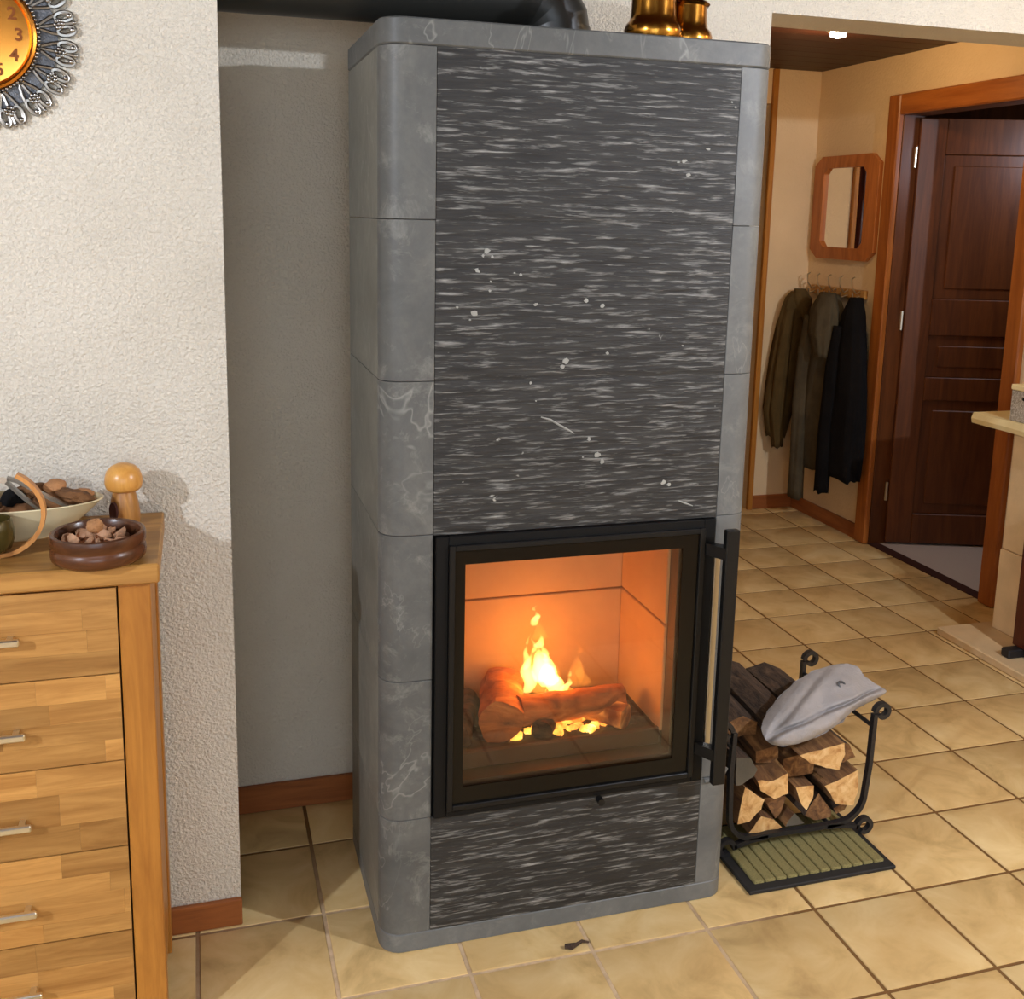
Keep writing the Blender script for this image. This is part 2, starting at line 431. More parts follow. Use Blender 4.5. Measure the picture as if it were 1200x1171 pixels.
mp = t.coord((1, 1, 1), rot=(0, PI / 2, .6)); t.l(mp, ck.inputs['Vector']); t.set(ck.outputs['Color'], .7); M['wicker'] = t.m

# ------------------------------------------------------------------ the setting
ZC = 2.45
TP = 0.27
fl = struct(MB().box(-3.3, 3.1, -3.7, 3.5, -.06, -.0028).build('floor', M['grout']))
tm = MB()
h = TP / 2 - .0042
bm = bmesh.new(); bmesh.ops.create_cube(bm, size=1.0)
for q in bm.verts: q.co = Vector((q.co.x * 2 * h, q.co.y * 2 * h, q.co.z * .008 - .004))
bmesh.ops.bevel(bm, geom=[e for e in bm.edges if all(q.co.z > -.001 for q in e.verts)], offset=.003, segments=2, profile=.5, affect='EDGES')
tm.from_bm(bm); bm.free()
tile0 = None
for i in range(-5, 11):
    for j in range(-5, 12):
        x, y = (i + .5) * TP, (j + .5) * TP
        if x < -.177 - TP * .5 and y > .29 + TP * .5: continue         # under the left wall
        if tile0 is None:
            tile0 = tm.build('tile', M['tile'], fl, smooth=30); tile0.location = (x, y, 0)
        else:
            copy_part(tile0, fl, (x, y, R0.uniform(-.0006, .0004)))
tf = MB()
for (x0, x1, y0, y1) in ((-3.25, -5 * TP, -3.65, .28), (-5 * TP, 2.97, -3.65, -5 * TP)):
    tf.add([(x0, y0, -.001), (x1, y0, -.001), (x1, y1, -.001), (x0, y1, -.001)], [(0, 1, 2, 3)])
o = tf.build('tile_field', M['tile_field'], fl); o['kind'] = 'stuff'

struct(MB().box(-3.3, 3.1, -3.7, .91, ZC, ZC + .1).build('ceiling', M['ceil_wood']))
struct(MB().box(-3.2, -.177, .29, .91, 0, ZC).build('wall_left', M['plaster']))
struct(MB().box(-.177, 1.242, .729, .91, 0, ZC).box(1.242, 2.87, .729, .91, 2.084, ZC).build('wall_back', M['plaster']))
struct(MB().box(-3.3, -3.2, -3.7, .91, 0, ZC).build('wall_west', M['plaster']))
wfm = MB(); WX0, WX1, WZ0, WZ1 = FILL_WINDOW
wfm.box(-3.3, WX0, -3.8, -3.7, 0, ZC); wfm.box(WX1, 3.1, -3.8, -3.7, 0, ZC); wfm.box(WX0, WX1, -3.8, -3.7, 0, WZ0); wfm.box(WX0, WX1, -3.8, -3.7, WZ1, ZC)
struct(wfm.build('wall_front', M['plaster']))
wn = MB(); xm = (WX0 + WX1) / 2
for x in (WX0, xm - .025, WX1 - .05): wn.box(x, x + .05, -3.78, -3.72, WZ0, WZ1, .003)
wn.box(WX0, WX1, -3.78, -3.72, WZ0, WZ0 + .05, .003); wn.box(WX0, WX1, -3.78, -3.72, WZ1 - .05, WZ1, .003)
wno = struct(wn.build('added_window_1', M['pine_z']))  # frame of the added window around the fill light
MB().box(WX0 + .05, xm - .025, -3.753, -3.747, WZ0 + .05, WZ1 - .05).build('pane', M['glass'], wno)
MB().box(xm + .025, WX1 - .05, -3.753, -3.747, WZ0 + .05, WZ1 - .05).build('pane', M['glass'], wno)
wr = MB()
wr.box(2.87, 3.0, -3.7, 1.53, 0, ZC); wr.box(2.87, 3.0, 2.40, 3.06, 0, ZC); wr.box(2.87, 3.0, 1.53, 2.40, 2.06, ZC)
struct(wr.build('wall_right', M['plaster_hall']))
wf = MB()
wf.box(2.60, 3.0, 3.06, 3.2, 0, ZC); wf.box(1.06, 1.70, 3.06, 3.2, 0, ZC); wf.box(1.70, 2.60, 3.06, 3.2, 2.13, ZC)
struct(wf.build('wall_far', M['plaster_hall']))
struct(MB().box(1.06, 1.242, .91, 3.06, 0, ZC).build('wall_hall', M['plaster_hall']))
# wardrobe niche behind the far wall, seen in the mirror
struct(MB().box(1.68, 1.70, 3.2, 3.75, 0, 2.15).box(2.60, 2.62, 3.2, 3.75, 0, 2.15).box(1.68, 2.62, 3.75, 3.77, 0, 2.15).box(1.68, 2.62, 3.2, 3.77, 2.15, 2.17).box(1.68, 2.62, 3.06, 3.77, -.02, 0).build('wall_niche', M['door']))
# hall ceiling: dark boards
hc = struct(MB().box(1.06, 2.87, .91, 3.06, 2.312, 2.33).build('ceiling_hall', M['ceil_wood']))
bd = MB().box(1.242, 2.87, 0, .131, 2.300, 2.314, .002)
p0 = None
for k in range(16):
    if p0 is None: p0 = bd.build('plank', M['ceil_wood'], hc); p0.location = (0, .915, 0)
    else: copy_part(p0, hc, (0, .915 + k * .134, 0))
# baseboards
struct(MB().box(-3.2, -.175, .277, .290, 0, .062, .002).build('baseboard_left', M['base']))
struct(MB().box(-.177, 1.242, .716, .729, 0, .074, .002).build('baseboard_back', M['base']))
struct(MB().box(2.62, 2.87, 3.047, 3.06, 0, .075, .002).build('baseboard_far', M['base']))
struct(MB().box(2.857, 2.87, 2.45, 3.047, 0, .075, .002).build('baseboard_right', M['base_y']))
# casing on the far wall
struct(MB().box(2.588, 2.616, 3.035, 3.06, 0, 2.298, .003).build('trim_1', M['oak_z']))

# the door wall: casing, jambs, threshold, leaf
dz = MB().box(2.845, 2.875, 2.362, 2.447, 0, 2.122, .006)
d1 = struct(dz.build('door_1', M['pine_z']))
MB().box(2.845, 2.875, 1.490, 1.572, 0, 2.122, .006).build('casing', M['pine_z'], d1)
MB().box(2.845, 2.875, 1.572, 2.362, 2.030, 2.122, .006).build('head_casing', M['pine_y'], d1)
MB().box(2.875, 2.985, 2.362, 2.40, 0, 2.06, .002).build('jamb', M['door'], d1)
MB().box(2.875, 2.985, 1.53, 1.572, 0, 2.06, .002).build('jamb', M['door'], d1)
MB().box(2.875, 2.985, 1.572, 2.362, 2.030, 2.06, .002).build('head_jamb', M['door'], d1)
MB().box(2.872, 2.93, 1.55, 2.40, -.001, .004).build('threshold', M['oak_dark'], d1)
hx, hy = 2.958, 2.358
ang = math.atan2(-.33, .943)
def leafpt(u, wv, z):        # u along the leaf, wv across it (towards the hall)
    return (hx + math.cos(ang) * u + math.sin(ang) * wv, hy + math.sin(ang) * u - math.cos(ang) * wv, z)
def leafbox(mb, u0, u1, w0, w1, z0, z1, b=.003):
    k = MB().box(u0, u1, w0, w1, z0, z1, b)
    # (u, w) is a left-handed pair in plan: flip the faces
    return mb.add([leafpt(*q) for q in k.v], [f[::-1] for f in k.f])
def leaf_build(name, boxes, m, par): 
    mb = MB()
    for q in boxes: leafbox(mb, *q)
    return mb.build(name, m, par)
LW = .78
leaf = leaf_build('leaf', [(0, .12, -.02, .02, .012, 2.02), (LW - .12, LW, -.02, .02, .012, 2.02), (.12, LW - .12, -.02, .02, .012, .16), (.12, LW - .12, -.02, .02, .72, .83),
    (.12, LW - .12, -.02, .02, 1.03, 1.20), (.12, LW - .12, -.02, .02, 1.86, 2.02)], M['door'], d1)
for z0, z1 in ((.16, .72), (.83, 1.03), (1.20, 1.86)):
    leaf_build('panel', [(.12, LW - .12, -.008, .008, z0, z1), (.17, LW - .17, -.014, .014, z0 + .05, z1 - .05)], M['door'], leaf)
leaf_build('latch_handle', [(LW - .08, LW - .05, .02, .06, 1.0, 1.02), (LW - .18, LW - .05, .05, .062, 1.0, 1.02)], M['nickel'], leaf)
for z in (.22, 1.05, 1.8):
    MB().tube([(hx - .012, hy - .004, z), (hx - .012, hy - .004, z + .09)], .008, 8).build('hinge', M['nickel'], leaf, smooth=True)
# room behind the door
struct(MB().box(2.93, 4.5, .9, 3.2, -.03, .002).build('floor_side_room', M['carpet']))
struct(MB().box(4.5, 4.6, .9, 3.2, 0, ZC).box(3.0, 4.6, .8, .9, 0, ZC).box(3.0, 4.6, 3.2, 3.3, 0, ZC).build('wall_side_room', M['door']))
struct(MB().box(3.0, 4.6, .8, 3.3, ZC, ZC + .05).build('ceiling_side_room', M['ceil_wood']))

# ------------------------------------------------------------------ ceiling lamps (each carries its own light)
def spot_lamp(x, y, z, wt, col, rad, label, zc):
    t = thing('ceiling_spot', label, 'lamp', (x, y, zc))
    MB().lathe([(0, 0), (.045, 0), (.045, -.02), (.012, -.022), (.012, z + .06 - zc), (.034, z + .05 - zc), (.038, z + .012 - zc), (.0, z + .012 - zc)], (x, y, zc), 20).build('housing', M['nickel'], t, smooth=True)
    MB().lathe([(0, .010), (.032, .010), (.028, -.004), (.0, -.010)], (x, y, z), 16).build('bulb', M['lamp_glow'], t, smooth=True)
    ld = bpy.data.lights.new('lamp_light', 'POINT'); ld.energy = wt; ld.color = col; ld.shadow_soft_size = rad
    lo = bpy.data.objects.new('lamp_light', ld); COL.objects.link(lo); lo.parent = t; lo.location = (0, 0, z - .05 - zc)
    return t
spot_lamp(*LAMPS[0], 'small nickel ceiling spot towards the left side of the living room', ZC)
spot_lamp(*LAMPS[1], 'small nickel ceiling spot in the living room before the hall passage', ZC)
spot_lamp(*HALL_LAMP, 'glowing ceiling spot on the dark boards of the hall', 2.300)
spot_lamp(*HEARTH_LAMP, 'small nickel ceiling spot above the stone fireplace', ZC)
def fill_dome(x, y, z, wt, col, rad, label, zc):
    t = thing('fill_lamp', label, 'lamp', (x, y, zc))
    MB().lathe([(0, 0), (.06, 0), (.06, -.03), (.01, -.032), (.01, z + .02 - zc), (0, z + .02 - zc)], (x, y, zc), 16).build('rod', M['nickel'], t, smooth=True)
    MB().lathe([(0, .02), (rad * .5, .015), (rad * .9, -.01), (rad, -.03)], (x, y, z), 28).build('lamp_shade', M['cream'], t, smooth=True)
    ld = bpy.data.lights.new('lamp_light', 'POINT'); ld.energy = wt; ld.color = col; ld.shadow_soft_size = rad * .8
    lo = bpy.data.objects.new('lamp_light', ld); COL.objects.link(lo); lo.parent = t; lo.location = (0, 0, z - rad - .06 - zc)
fill_dome(*ROOM_FILL, 'unseen wide cream dome lamp added as fill in the living room', ZC)
fill_dome(*SIDE_ROOM_FILL, 'unseen cream dome lamp added to brighten the room behind the open door', ZC)

# ------------------------------------------------------------------ the stove
XL, XR, YF, YB = .102, .904, .097, .530
PX0, PX1 = .2045, .8245
SEAM = [.043, .3065, .6125, .9190, 1.2265, 1.5335, 1.846]
RC = .046
stove = thing('soapstone_stove', 'tall grey soapstone stove with dark split-face front and burning fire', 'stove', (.503, .31, 0))
def arc(cx, cy, r, a0, a1, n=7):
    return [(cx + r * math.cos(math.radians(a0 + (a1 - a0) * k / (n - 1))), cy + r * math.sin(math.radians(a0 + (a1 - a0) * k / (n - 1)))) for k in range(n)]
def outline(x0, x1, y0, y1, r):
    return arc(x0 + r, y0 + r, r, 180, 270) + arc(x1 - r, y0 + r, r, 270, 360) + [(x1, y1), (x0, y1)]
def prism_bev(poly, z0, z1, b):
    bm = bmesh.new()
    vs = [bm.verts.new((x, y, z0)) for x, y in poly]; f = bm.faces.new(vs)
    r = bmesh.ops.extrude_face_region(bm, geom=[f])
    for e in r['geom']:
        if isinstance(e, bmesh.types.BMVert): e.co.z = z1
    bmesh.ops.recalc_face_normals(bm, faces=bm.faces)
    bm.normal_update()
    eds = [e for e in bm.edges if len(e.link_faces) == 2 and e.calc_face_angle() > .8]
    bmesh.ops.bevel(bm, geom=eds, offset=b, segments=1, affect='EDGES')
    m = MB(); m.from_bm(bm); bm.free(); return m
G = .0006
# core that closes the joints behind the cladding
core = MB()
core.box(XL + .028, .235, YF + .025, YB - .002, .04, 1.845)
core.box(.772, XR - .028, YF + .025, YB - .002, .04, 1.845)
core.box(.235, .772, .43, YB - .002, .04, 1.845)
core.box(.235, .772, YF + .018, .43, .04, .34)
core.box(.235, .772, YF + .018, .43, 1.0, 1.845)
core.build('core', M['joint'], stove)
prism_bev(outline(XL, XR, YF, YB, RC), 0, .0425, .002).build('plinth', M['stone_plain'], stove, smooth=30)
prism_bev(outline(XL - .001, XR + .001, YF - .002, YB + .003, RC + .002), 1.8465, 1.894, .003).build('top_slab', M['stone'], stove, smooth=30)
cl = arc(XL + RC, YF + RC, RC, 180, 270) + [(PX0 - G, YF), (PX0 - G, YF + .03), (XL + .03, YF + .03), (XL + .03, YF + RC + .004), (XL, YF + RC + .004)]
cr = [(XL + XR - x, y) if x < PX0 - .01 else (PX1 + G, y) for x, y in cl]
for k in range(6):
    z0, z1 = SEAM[k] + G, SEAM[k + 1] - G
    prism_bev(cl, z0, z1, .0008).build('corner_stone', M['stone'], stove, smooth=30)
    prism_bev(cr, z0, z1, .0008).build('corner_stone', M['stone_plain'], stove, smooth=30)
    MB().box(XL, XL + .027, YF + RC + .0055, YB, z0, z1, .0008).build('side_stone', M['stone_lit_side'], stove)
    MB().box(XR - .027, XR, YF + RC + .0055, YB, z0, z1, .0008).build('side_stone', M['stone_plain'], stove)
MB().box(XL + .03, XR - .03, YB - .001, YB + .003, .05, 1.84).build('back_plate', M['black_matt'], stove)
def split_panel(x0, x1, z0, z1, y, seed):
    """front slab with a gently uneven split face"""
    nx, nz = 60, max(8, int((z1 - z0) / .0052)); m = MB(); vs = []; fs = []
    for j in range(nz + 1):
        for i in range(nx + 1):
            x = x0 + (x1 - x0) * i / nx; z = z0 + (z1 - z0) * j / nz
            e = min(x - x0, x1 - x, z - z0, z1 - z); k = min(1, e / .014)
            d = noise.noise(Vector((x * 10, z * 70, seed))) * .0011 + noise.noise(Vector((x * 22, z * 160, seed + 9))) * .0006
            vs.append((x, y - k * (.0006 + d) + (1 - k) * .0006, z))
    W = nx + 1
    for j in range(nz):
        for i in range(nx): fs.append((j * W + i, j * W + i + 1, (j + 1) * W + i + 1, (j + 1) * W + i))
    m.add(vs, fs); m.box(x0, x1, y + .0016, y + .016, z0, z1)
    return m
for z0, z1 in ((.043, .3045), (.9165, 1.2265), (1.2265, 1.5335), (1.5335, 1.846)):
    split_panel(PX0 + G, PX1 - G, z0 + .0002, z1 - .0002, YF, z0 * 7).build('front_panel', M['stone_dark'], stove, smooth='all')

# pale mineral flecks and veinlets grown into the split face
FLECK = [(.3046,1.477,6),(.315,1.4658,4),(.2867,1.438,6),(.2964,1.4673,4),(.3125,1.4186,3),(.3111,1.4006,3),(.3601,1.4352,3),(.3723,1.432,4),(.2795,1.358,6),(.273,1.3449,3),(.2473,1.3696,4),(.4051,1.374,4),(.5098,1.3821,5),(.5446,1.3719,6),(.4706,1.2616,7),(.4638,1.2497,6),(.3986,1.2186,4),(.4102,1.1822,3),(.5454,1.0664,8),(.5554,1.0498,6),(.5256,1.0994,5),(.5139,1.0625,3),(.6973,1.0008,6),(.7093,.9946,5),(.8143,1.7669,4),(.8061,1.7764,3),(.7097,1.66,5),(.7169,1.632,5),(.759,1.6834,4),(.6951,1.6562,3),(.5594,1.2756,4),(.7246,1.2888,3)]
fk = MB(); RF = random.Random(5)
for x, z, sz in FLECK:
    for q in range(2 if sz > 4 else 1):
        a0 = RF.uniform(0, 6); rr_ = sz * .00095 * RF.uniform(.7, 1.1); ox, oz = (RF.uniform(-.004, .004), RF.uniform(-.003, .003)) if q else (0, 0)
        fk.prism([(x + ox + rr_ * RF.uniform(.6, 1.3) * math.cos(a0 + k * .9), z + oz + rr_ * .8 * RF.uniform(.6, 1.3) * math.sin(a0 + k * .9)) for k in range(7)], 'y', YF - .0020 - .0004 * q, YF + .002 + .0003 * q)
for ln in (((.4219,1.1489),(.4418,1.143),(.4603,1.1319),(.477,1.1225),(.4937,1.113)), ((.7329,.958),(.7491,.9515),(.7674,.9447))):
    fk.tube([(x, YF - .0008, z) for x, z in ln], [.0012] + [.0022] * (len(ln) - 2) + [.001], 6)
o = fk.build('mineral_fleck', M['fleck'], stove); o['kind'] = 'stuff'

# firebox lining (courses of panels with joints)
fb = MB().box(.235, .772, .160, .43, .34, .405).build('firebox_floor', M['ash'], stove)
for z0, z1 in ((.405, .655), (.659, 1.0)):
    MB().box(.246, .742, .400, .425, z0, z1, .002).build('lining_panel', M['firebrick'], stove)
    MB().box(.742, .766, .150, .425, z0, z1, .002).build('lining_panel', M['firebrick'], stove)
    MB().box(.240, .262, .150, .425, z0, z1, .002).build('lining_panel', M['firebrick'], stove)
MB().box(.235, .772, .150, .43, .98, 1.0).build('baffle', M['firebrick'], stove)
ff = MB()
ff.box(.222, .258, .112, .150, .345, .90); ff.box(.748, .808, .112, .150, .345, .90); ff.box(.222, .808, .112, .150, .862, .912); ff.box(.258, .748, .112, .160, .345, .371)
ff.build('firebox_frame', M['brown_steel'], stove)
MB().box(.262, .745, .152, .168, .371, .412, .004).build('ash_lip', M['brown_steel'], stove)

# door
def frame(x0, x1, z0, z1, wv, y0, y1, b=.0015):
    m = MB(); m.box(x0, x0 + wv, y0, y1, z0, z1, b); m.box(x1 - wv, x1, y0, y1, z0, z1, b)
    m.box(x0 + wv, x1 - wv, y0, y1, z0, z0 + wv, b); m.box(x0 + wv, x1 - wv, y0, y1, z1 - wv, z1, b); return m
dr = frame(.2085, .8205, .306, .9145, .026, .088, .112).build('door', M['black_matt'], stove)
frame(.2345, .7945, .322, .8975, .012, .080, .1).build('door_frame', M['black_steel'], dr)
pr = MB()
pr.box(.2465, .2685, .0865, .0872, .334, .8855); pr.box(.7455, .7825, .0865, .0872, .334, .8855)
pr.box(.2685, .7455, .0865, .0872, .334, .3715); pr.box(.2685, .7455, .0865, .0872, .8555, .8855)
pr.build('glass_border', M['black_print'], dr)
MB().box(.2465, .7825, .0880, .0920, .334, .8855).build('glass', M['glass'], dr)
MB().box(.8205, .8505, .034, .052, .322, .903, .002).build('handle', M['black_steel'], dr)
for z0 in (.838, .378):
    MB().prism([(.796, .082), (.796, .097), (.849, .052), (.849, .036), (.822, .036)], 'z', z0, z0 + .026).build('handle_bracket', M['black_steel'], dr)
MB().tube([(.575, .088, .299), (.575, .070, .299)], .008, 10).build('air_knob', M['black_steel'], stove, smooth=True)
# lit stone edge put in as a pale metal strip, and the scooped finger rest beside the handle
MB().box(.8245, .8395, .091, .099, .372, .832, .002).build('lit_edge_strip', M['steel'], stove)
MB().tube([(.832, .095, .300), (.858, .095, .302), (.876, .096, .309), (.886, .098, .325)], .0065, 8).build('finger_rest', M['stone_plain'], stove, smooth=True)

# stove pipe
PYc, PZc, PR = .430, 2.010, .078
pipe = thing('stove_pipe', 'black steel stove pipe bending left above the stove top', 'pipe', (.542, PYc, 1.894))
px = .542
MB().lathe([(PR + .004, 0), (PR + .004, .006), (PR - .001, .008), (PR - .001, .058), (0, .058)], (px, PYc, 1.8942), 36).build('collar', M['pipe'], pipe, smooth=30)
def ring(c, t, r, n=36):
    t = Vector(t).normalized(); u = Vector((0, 1, 0)); b = t.cross(u)
    return [Vector(c) + (u * math.cos(2 * PI * k / n) + b * math.sin(2 * PI * k / n)) * r for k in range(n)]
el = MB(); rings = []
Rb = .079
for a in (0, 22, 45, 68, 90):
    ar = math.radians(a); c = (px - Rb + Rb * math.cos(ar), PYc, 1.934 + Rb * math.sin(ar)); tt = (-math.sin(ar), 0, math.cos(ar))
    rings.append(ring(c, tt, PR))
for a, b in zip(rings[:-1], rings[1:]):
    k = len(a); el.add(a + b, [(i, (i + 1) % k, k + (i + 1) % k, k + i) for i in range(k)])
el.build('elbow', M['pipe'], pipe, smooth=30)
zc = 1.934 + Rb
hp = MB(); a = ring((px - Rb, PYc, zc), (-1, 0, 0), PR); b = ring((-.30, PYc, zc), (-1, 0, 0), PR)
k = len(a); hp.add(a + b, [(i, (i + 1) % k, k + (i + 1) % k, k + i) for i in range(k)]); hp.build('pipe_length', M['pipe'], pipe, smooth=30)
hp = MB(); a = ring((-.174, PYc, zc), (-1, 0, 0), PR + .022); b = ring((-.1775, PYc, zc), (-1, 0, 0), PR + .022); c = ring((-.174, PYc, zc), (-1, 0, 0), PR)
hp.add(a + b + c, [(i, (i + 1) % k, k + (i + 1) % k, k + i) for i in range(k)] + [(i, 2 * k + i, 2 * k + (i + 1) % k, (i + 1) % k) for i in range(k)]); hp.build('wall_rosette', M['pipe'], pipe, smooth=30)

# brass pieces on the stove
def brass_vase(x, y, s, label):
    t = thing('brass_candlestick', label, 'candlestick', (x, y, 1.8942), 'brass candlesticks on the stove')
    pf = [(0, 0), (.054, 0), (.057, .010), (.0575, .020), (.054, .030), (.048, .036), (.0455, .046), (.0445, .060), (.044, .080)]
    MB().lathe([(r * s, z * s) for r, z in pf] + [(0, .080 * s)], (x, y, 1.8942), 28).build('foot', M['brass'], t, smooth=35)
    MB().lathe([(0, .080 * s), (.046 * s, .080 * s), (.050 * s, .085 * s), (.046 * s, .090 * s), (.033 * s, .094 * s), (.026 * s, .14 * s), (.032 * s, .16 * s), (.030 * s, .2 * s), (.036 * s, .21 * s), (.014 * s, .212 * s), (.012 * s, .19 * s), (0, .19 * s)], (x, y, 1.8942), 28).build('stem', M['brass'], t, smooth=35)
brass_vase(.658, .165, 1.0, 'brass candlestick on the stove top, the one nearer the stove pipe')
brass_vase(.752, .215, .98, 'brass candlestick on the stove top, the one nearer the hall')

# fire: logs, embers, flames
def fire_log(name, p0, p1, r, mats, label, seed, nsec=10):
    p0, p1 = Vector(p0), Vector(p1); m = MB(); n = 18; t = (p1 - p0).normalized(); u = t.orthogonal().normalized(); b = t.cross(u); vs = []; fs = []
    ks = 14
    for s in range(ks + 1):
        c = p0.lerp(p1, s / ks)
        for k in range(n):
            a = 2 * PI * k / n; q = r * (1 + .24 * noise.noise(Vector((math.cos(a) * 1.3, math.sin(a) * 1.3, seed))) + .16 * noise.noise(Vector((math.cos(a) * 2.4, s * .55, seed + 4))) + .06 * noise.noise(Vector((math.cos(a) * 7, math.sin(a) * 7 + s * .2, seed + 8))))
            vs.append(c + (u * math.cos(a) + b * math.sin(a)) * q)
    for s in range(ks):
        for k in range(n): fs.append((s * n + k, s * n + (k + 1) % n, (s + 1) * n + (k + 1) % n, (s + 1) * n + k))
    m.add(vs, fs, 0); m.add([vs[k] for k in range(n)], [list(range(n))[::-1]], 1); m.add([vs[ks * n + k] for k in range(n)], [list(range(n))], 1)
    return tag(m.build(name, mats, smooth=45), label, 'firewood', 'logs burning in the stove')
fire_log('burning_log', (.428, .215, .460), (.682, .236, .452), .034, [M['burn'], M['burn']], 'burning split log lying crosswise on top of the fire', 3)
fire_log('burning_log', (.378, .186, .452), (.425, .350, .455), .050, [M['burn'], M['burn']], 'thick round log standing end on at the left of the fire', 11)
fire_log('burning_log', (.672, .182, .431), (.540, .330, .432), .029, [M['glow'], M['glow']], 'pale log glowing under the right end of the crosswise log', 17)
fire_log('burning_log', (.470, .178, .425), (.560, .345, .430), .024, [M['char'], M['char']], 'charred thin log under the middle of the fire', 23)
fire_log('burning_log', (.280, .190, .424), (.345, .365, .425), .030, [M['char'], M['char']], 'dark charred log at the left edge of the firebox', 29)
em = MB()
for k in range(60):
    x, y = R0.gauss(.545, .055), R0.uniform(.185, .31); r = R0.uniform(.006, .014)
    em.ball((x, y, .404 + r * .6), (r * 1.3, r, r), 8, jit=.5, seed=k)
o = em.build('ember_bed', M['ember'], smooth=True); tag(o, 'glowing ember bed under the burning logs', 'embers', kind='stuff')
ab = MB()
for k in range(70):
    x, y = R0.uniform(.27, .73), R0.uniform(.18, .39); r = R0.uniform(.006, .016)
    ab.ball((x, y, .404), (r * 1.6, r * 1.3, r * .6), 8, jit=.5, seed=k + 100)
o = ab.build('ash_crumbs', M['ash'], smooth=True); tag(o, 'grey brown ash scattered over the firebox floor', 'ash', kind='stuff')
def flame(mb, base, h, r, lean, seed, n=14, ks=16, sq=.6):
    vs = []; fs = []
    for s in range(ks + 1):
        u = s / ks; q = r * (math.sin(PI * min(1, u * 1.25 + .12) ** .8) ** .9 if u < .72 else max(.02, (1 - u) / .28 * .47)) 
        cx = base[0] + lean * u + .012 * noise.noise(Vector((u * 3.2, seed, 0))) * (u + .2) * 2
        cy = base[1] + .008 * noise.noise(Vector((u * 3, seed, 5)))
        for k in range(n):
            a = 2 * PI * k / n; w2 = q * (1 + .35 * noise.noise(Vector((math.cos(a), math.sin(a), u * 4 + seed))))
            vs.append((cx + w2 * math.cos(a), cy + w2 * sq * math.sin(a), base[2] + h * u))
    for s in range(ks):
        for k in range(n): fs.append((s * n + k, s * n + (k + 1) % n, (s + 1) * n + (k + 1) % n, (s + 1) * n + k))
    fs.append(list(range(n))[::-1]); fs.append(list(range(ks * n, ks * n + n)))
    mb.add(vs, fs)
ft = thing('fire_flames', 'tall yellow white flame rising from the burning logs', 'flame', (.50, .27, .48))
for args in (((.464, .270, .474), .135, .017, .008, 1.0), ((.536, .268, .462), .135, .023, -.046, 4.0), ((.500, .270, .495), .118, .029, -.014, 7.3), ((.458, .273, .530), .085, .0085, .002, 11.7), ((.512, .266, .486), .085, .026, -.004, 15.2), ((.550, .266, .462), .060, .011, .006, 19.4), ((.478, .270, .634), .050, .0105, -.004, 2.4)):
    mb = MB(); flame(mb, *args); mb.build('flame_tongue', M['flame_core'], ft, smooth='all')
for args in (((.503, .270, .462), .19, .046, -.016, 1.4), ((.585, .285, .47), .11, .020, .006, 9.1), ((.610, .290, .465), .075, .016, -.004, 12.3), ((.440, .275, .468), .06, .018, .0, 5.1), ((.555, .28, .41), .05, .05, .0, 6.1)):
    mb = MB(); flame(mb, *args); mb.build('flame_glow', M['flame_outer'], ft, smooth='all')
for (x, y, z, k) in ((.50, .255, .56, .7), (.55, .235, .47, .3)):
    ld = bpy.data.lights.new('fire_light', 'POINT'); ld.energy = FIRE_W * k; ld.color = (1.0, .27, .02); ld.shadow_soft_size = .05
    lo = bpy.data.objects.new('fire_light', ld); COL.objects.link(lo); lo.parent = ft; lo.location = (x - .50, y - .27, z - .48)
# ------------------------------------------------------------------ chest of drawers
DX0, DX1, DYF, DYB, DZ = -.870, -.306, -.050, .277, .947
ch = thing('chest_of_drawers', 'oak chest of drawers with steel bar handles against the white wall', 'chest of drawers', ((DX0 + DX1) / 2, .11, 0))
MB().box(DX0, DX1, DYF, DYB, .912, DZ, .003).build('top', M['oak_top'], ch)
for x0 in (DX0 + .016, -.3745):
    MB().box(x0, x0 + .0525, -.034, .014, 0, .911, .002).build('leg', M['oak_z'], ch)
    MB().box(x0, x0 + .0525, .222, .270, 0, .911, .002).build('leg', M['oak_z'], ch)
MB().box(-.345, -.326, .014, .222, .075, .911).build('side_panel', M['oak_z'], ch)
MB().box(DX0 + .02, DX0 + .039, .014, .222, .075, .911).build('side_panel', M['oak_z'], ch)
MB().box(DX0 + .0685, -.3745, .250, .262, .075, .911).build('back_panel', M['oak_x'], ch)
MB().box(DX0 + .0685, -.3745, -.008, .25, .07, .078).box(DX0 + .0685, -.3745, -.026, -.008, .9035, .911).build('carcass', M['oak_dark'], ch)
zs = [.906, .749, .586, .4205, .2525, .088]
dx0, dx1 = DX0 + .0705, -.3775
for k in range(5):
    z1, z0 = zs[k] - .0012, zs[k + 1] + .0012
    d = MB().box(dx0, dx1, -.016, .20, z0, z1).build('drawer', M['oak_dark'], ch)
    nrow = 4 if k % 2 else 3 + (k == 0); zz = z0
    hs = [R0.uniform(.8, 1.2) for _ in range(nrow)]; sm_ = sum(hs)
    for r in range(nrow):
        hh = (z1 - z0) * hs[r] / sm_; x = dx0 - R0.uniform(0, .12)
        while x < dx1:
            ln = R0.uniform(.11, .27); a, b = max(x, dx0), min(x + ln, dx1)
            if b - a > .004:
                MB().box(a + .0001, b - .0001, -.034 - R0.uniform(0, .0003), -.016, zz + .0001, zz + hh - .0001).build('stave', M['oak_x'], d)
            x += ln
        zz += hh
    hz = (.829, .660, .492, .327, .166)[k]
    hm = MB().box(-.662, -.530, -.062, -.052, hz - .006, hz + .006, .002)
    for hxx in (-.648, -.546): hm.box(hxx - .005, hxx + .005, -.054, -.034, hz - .004, hz + .004)
    hm.build('handle', M['nickel'], d)

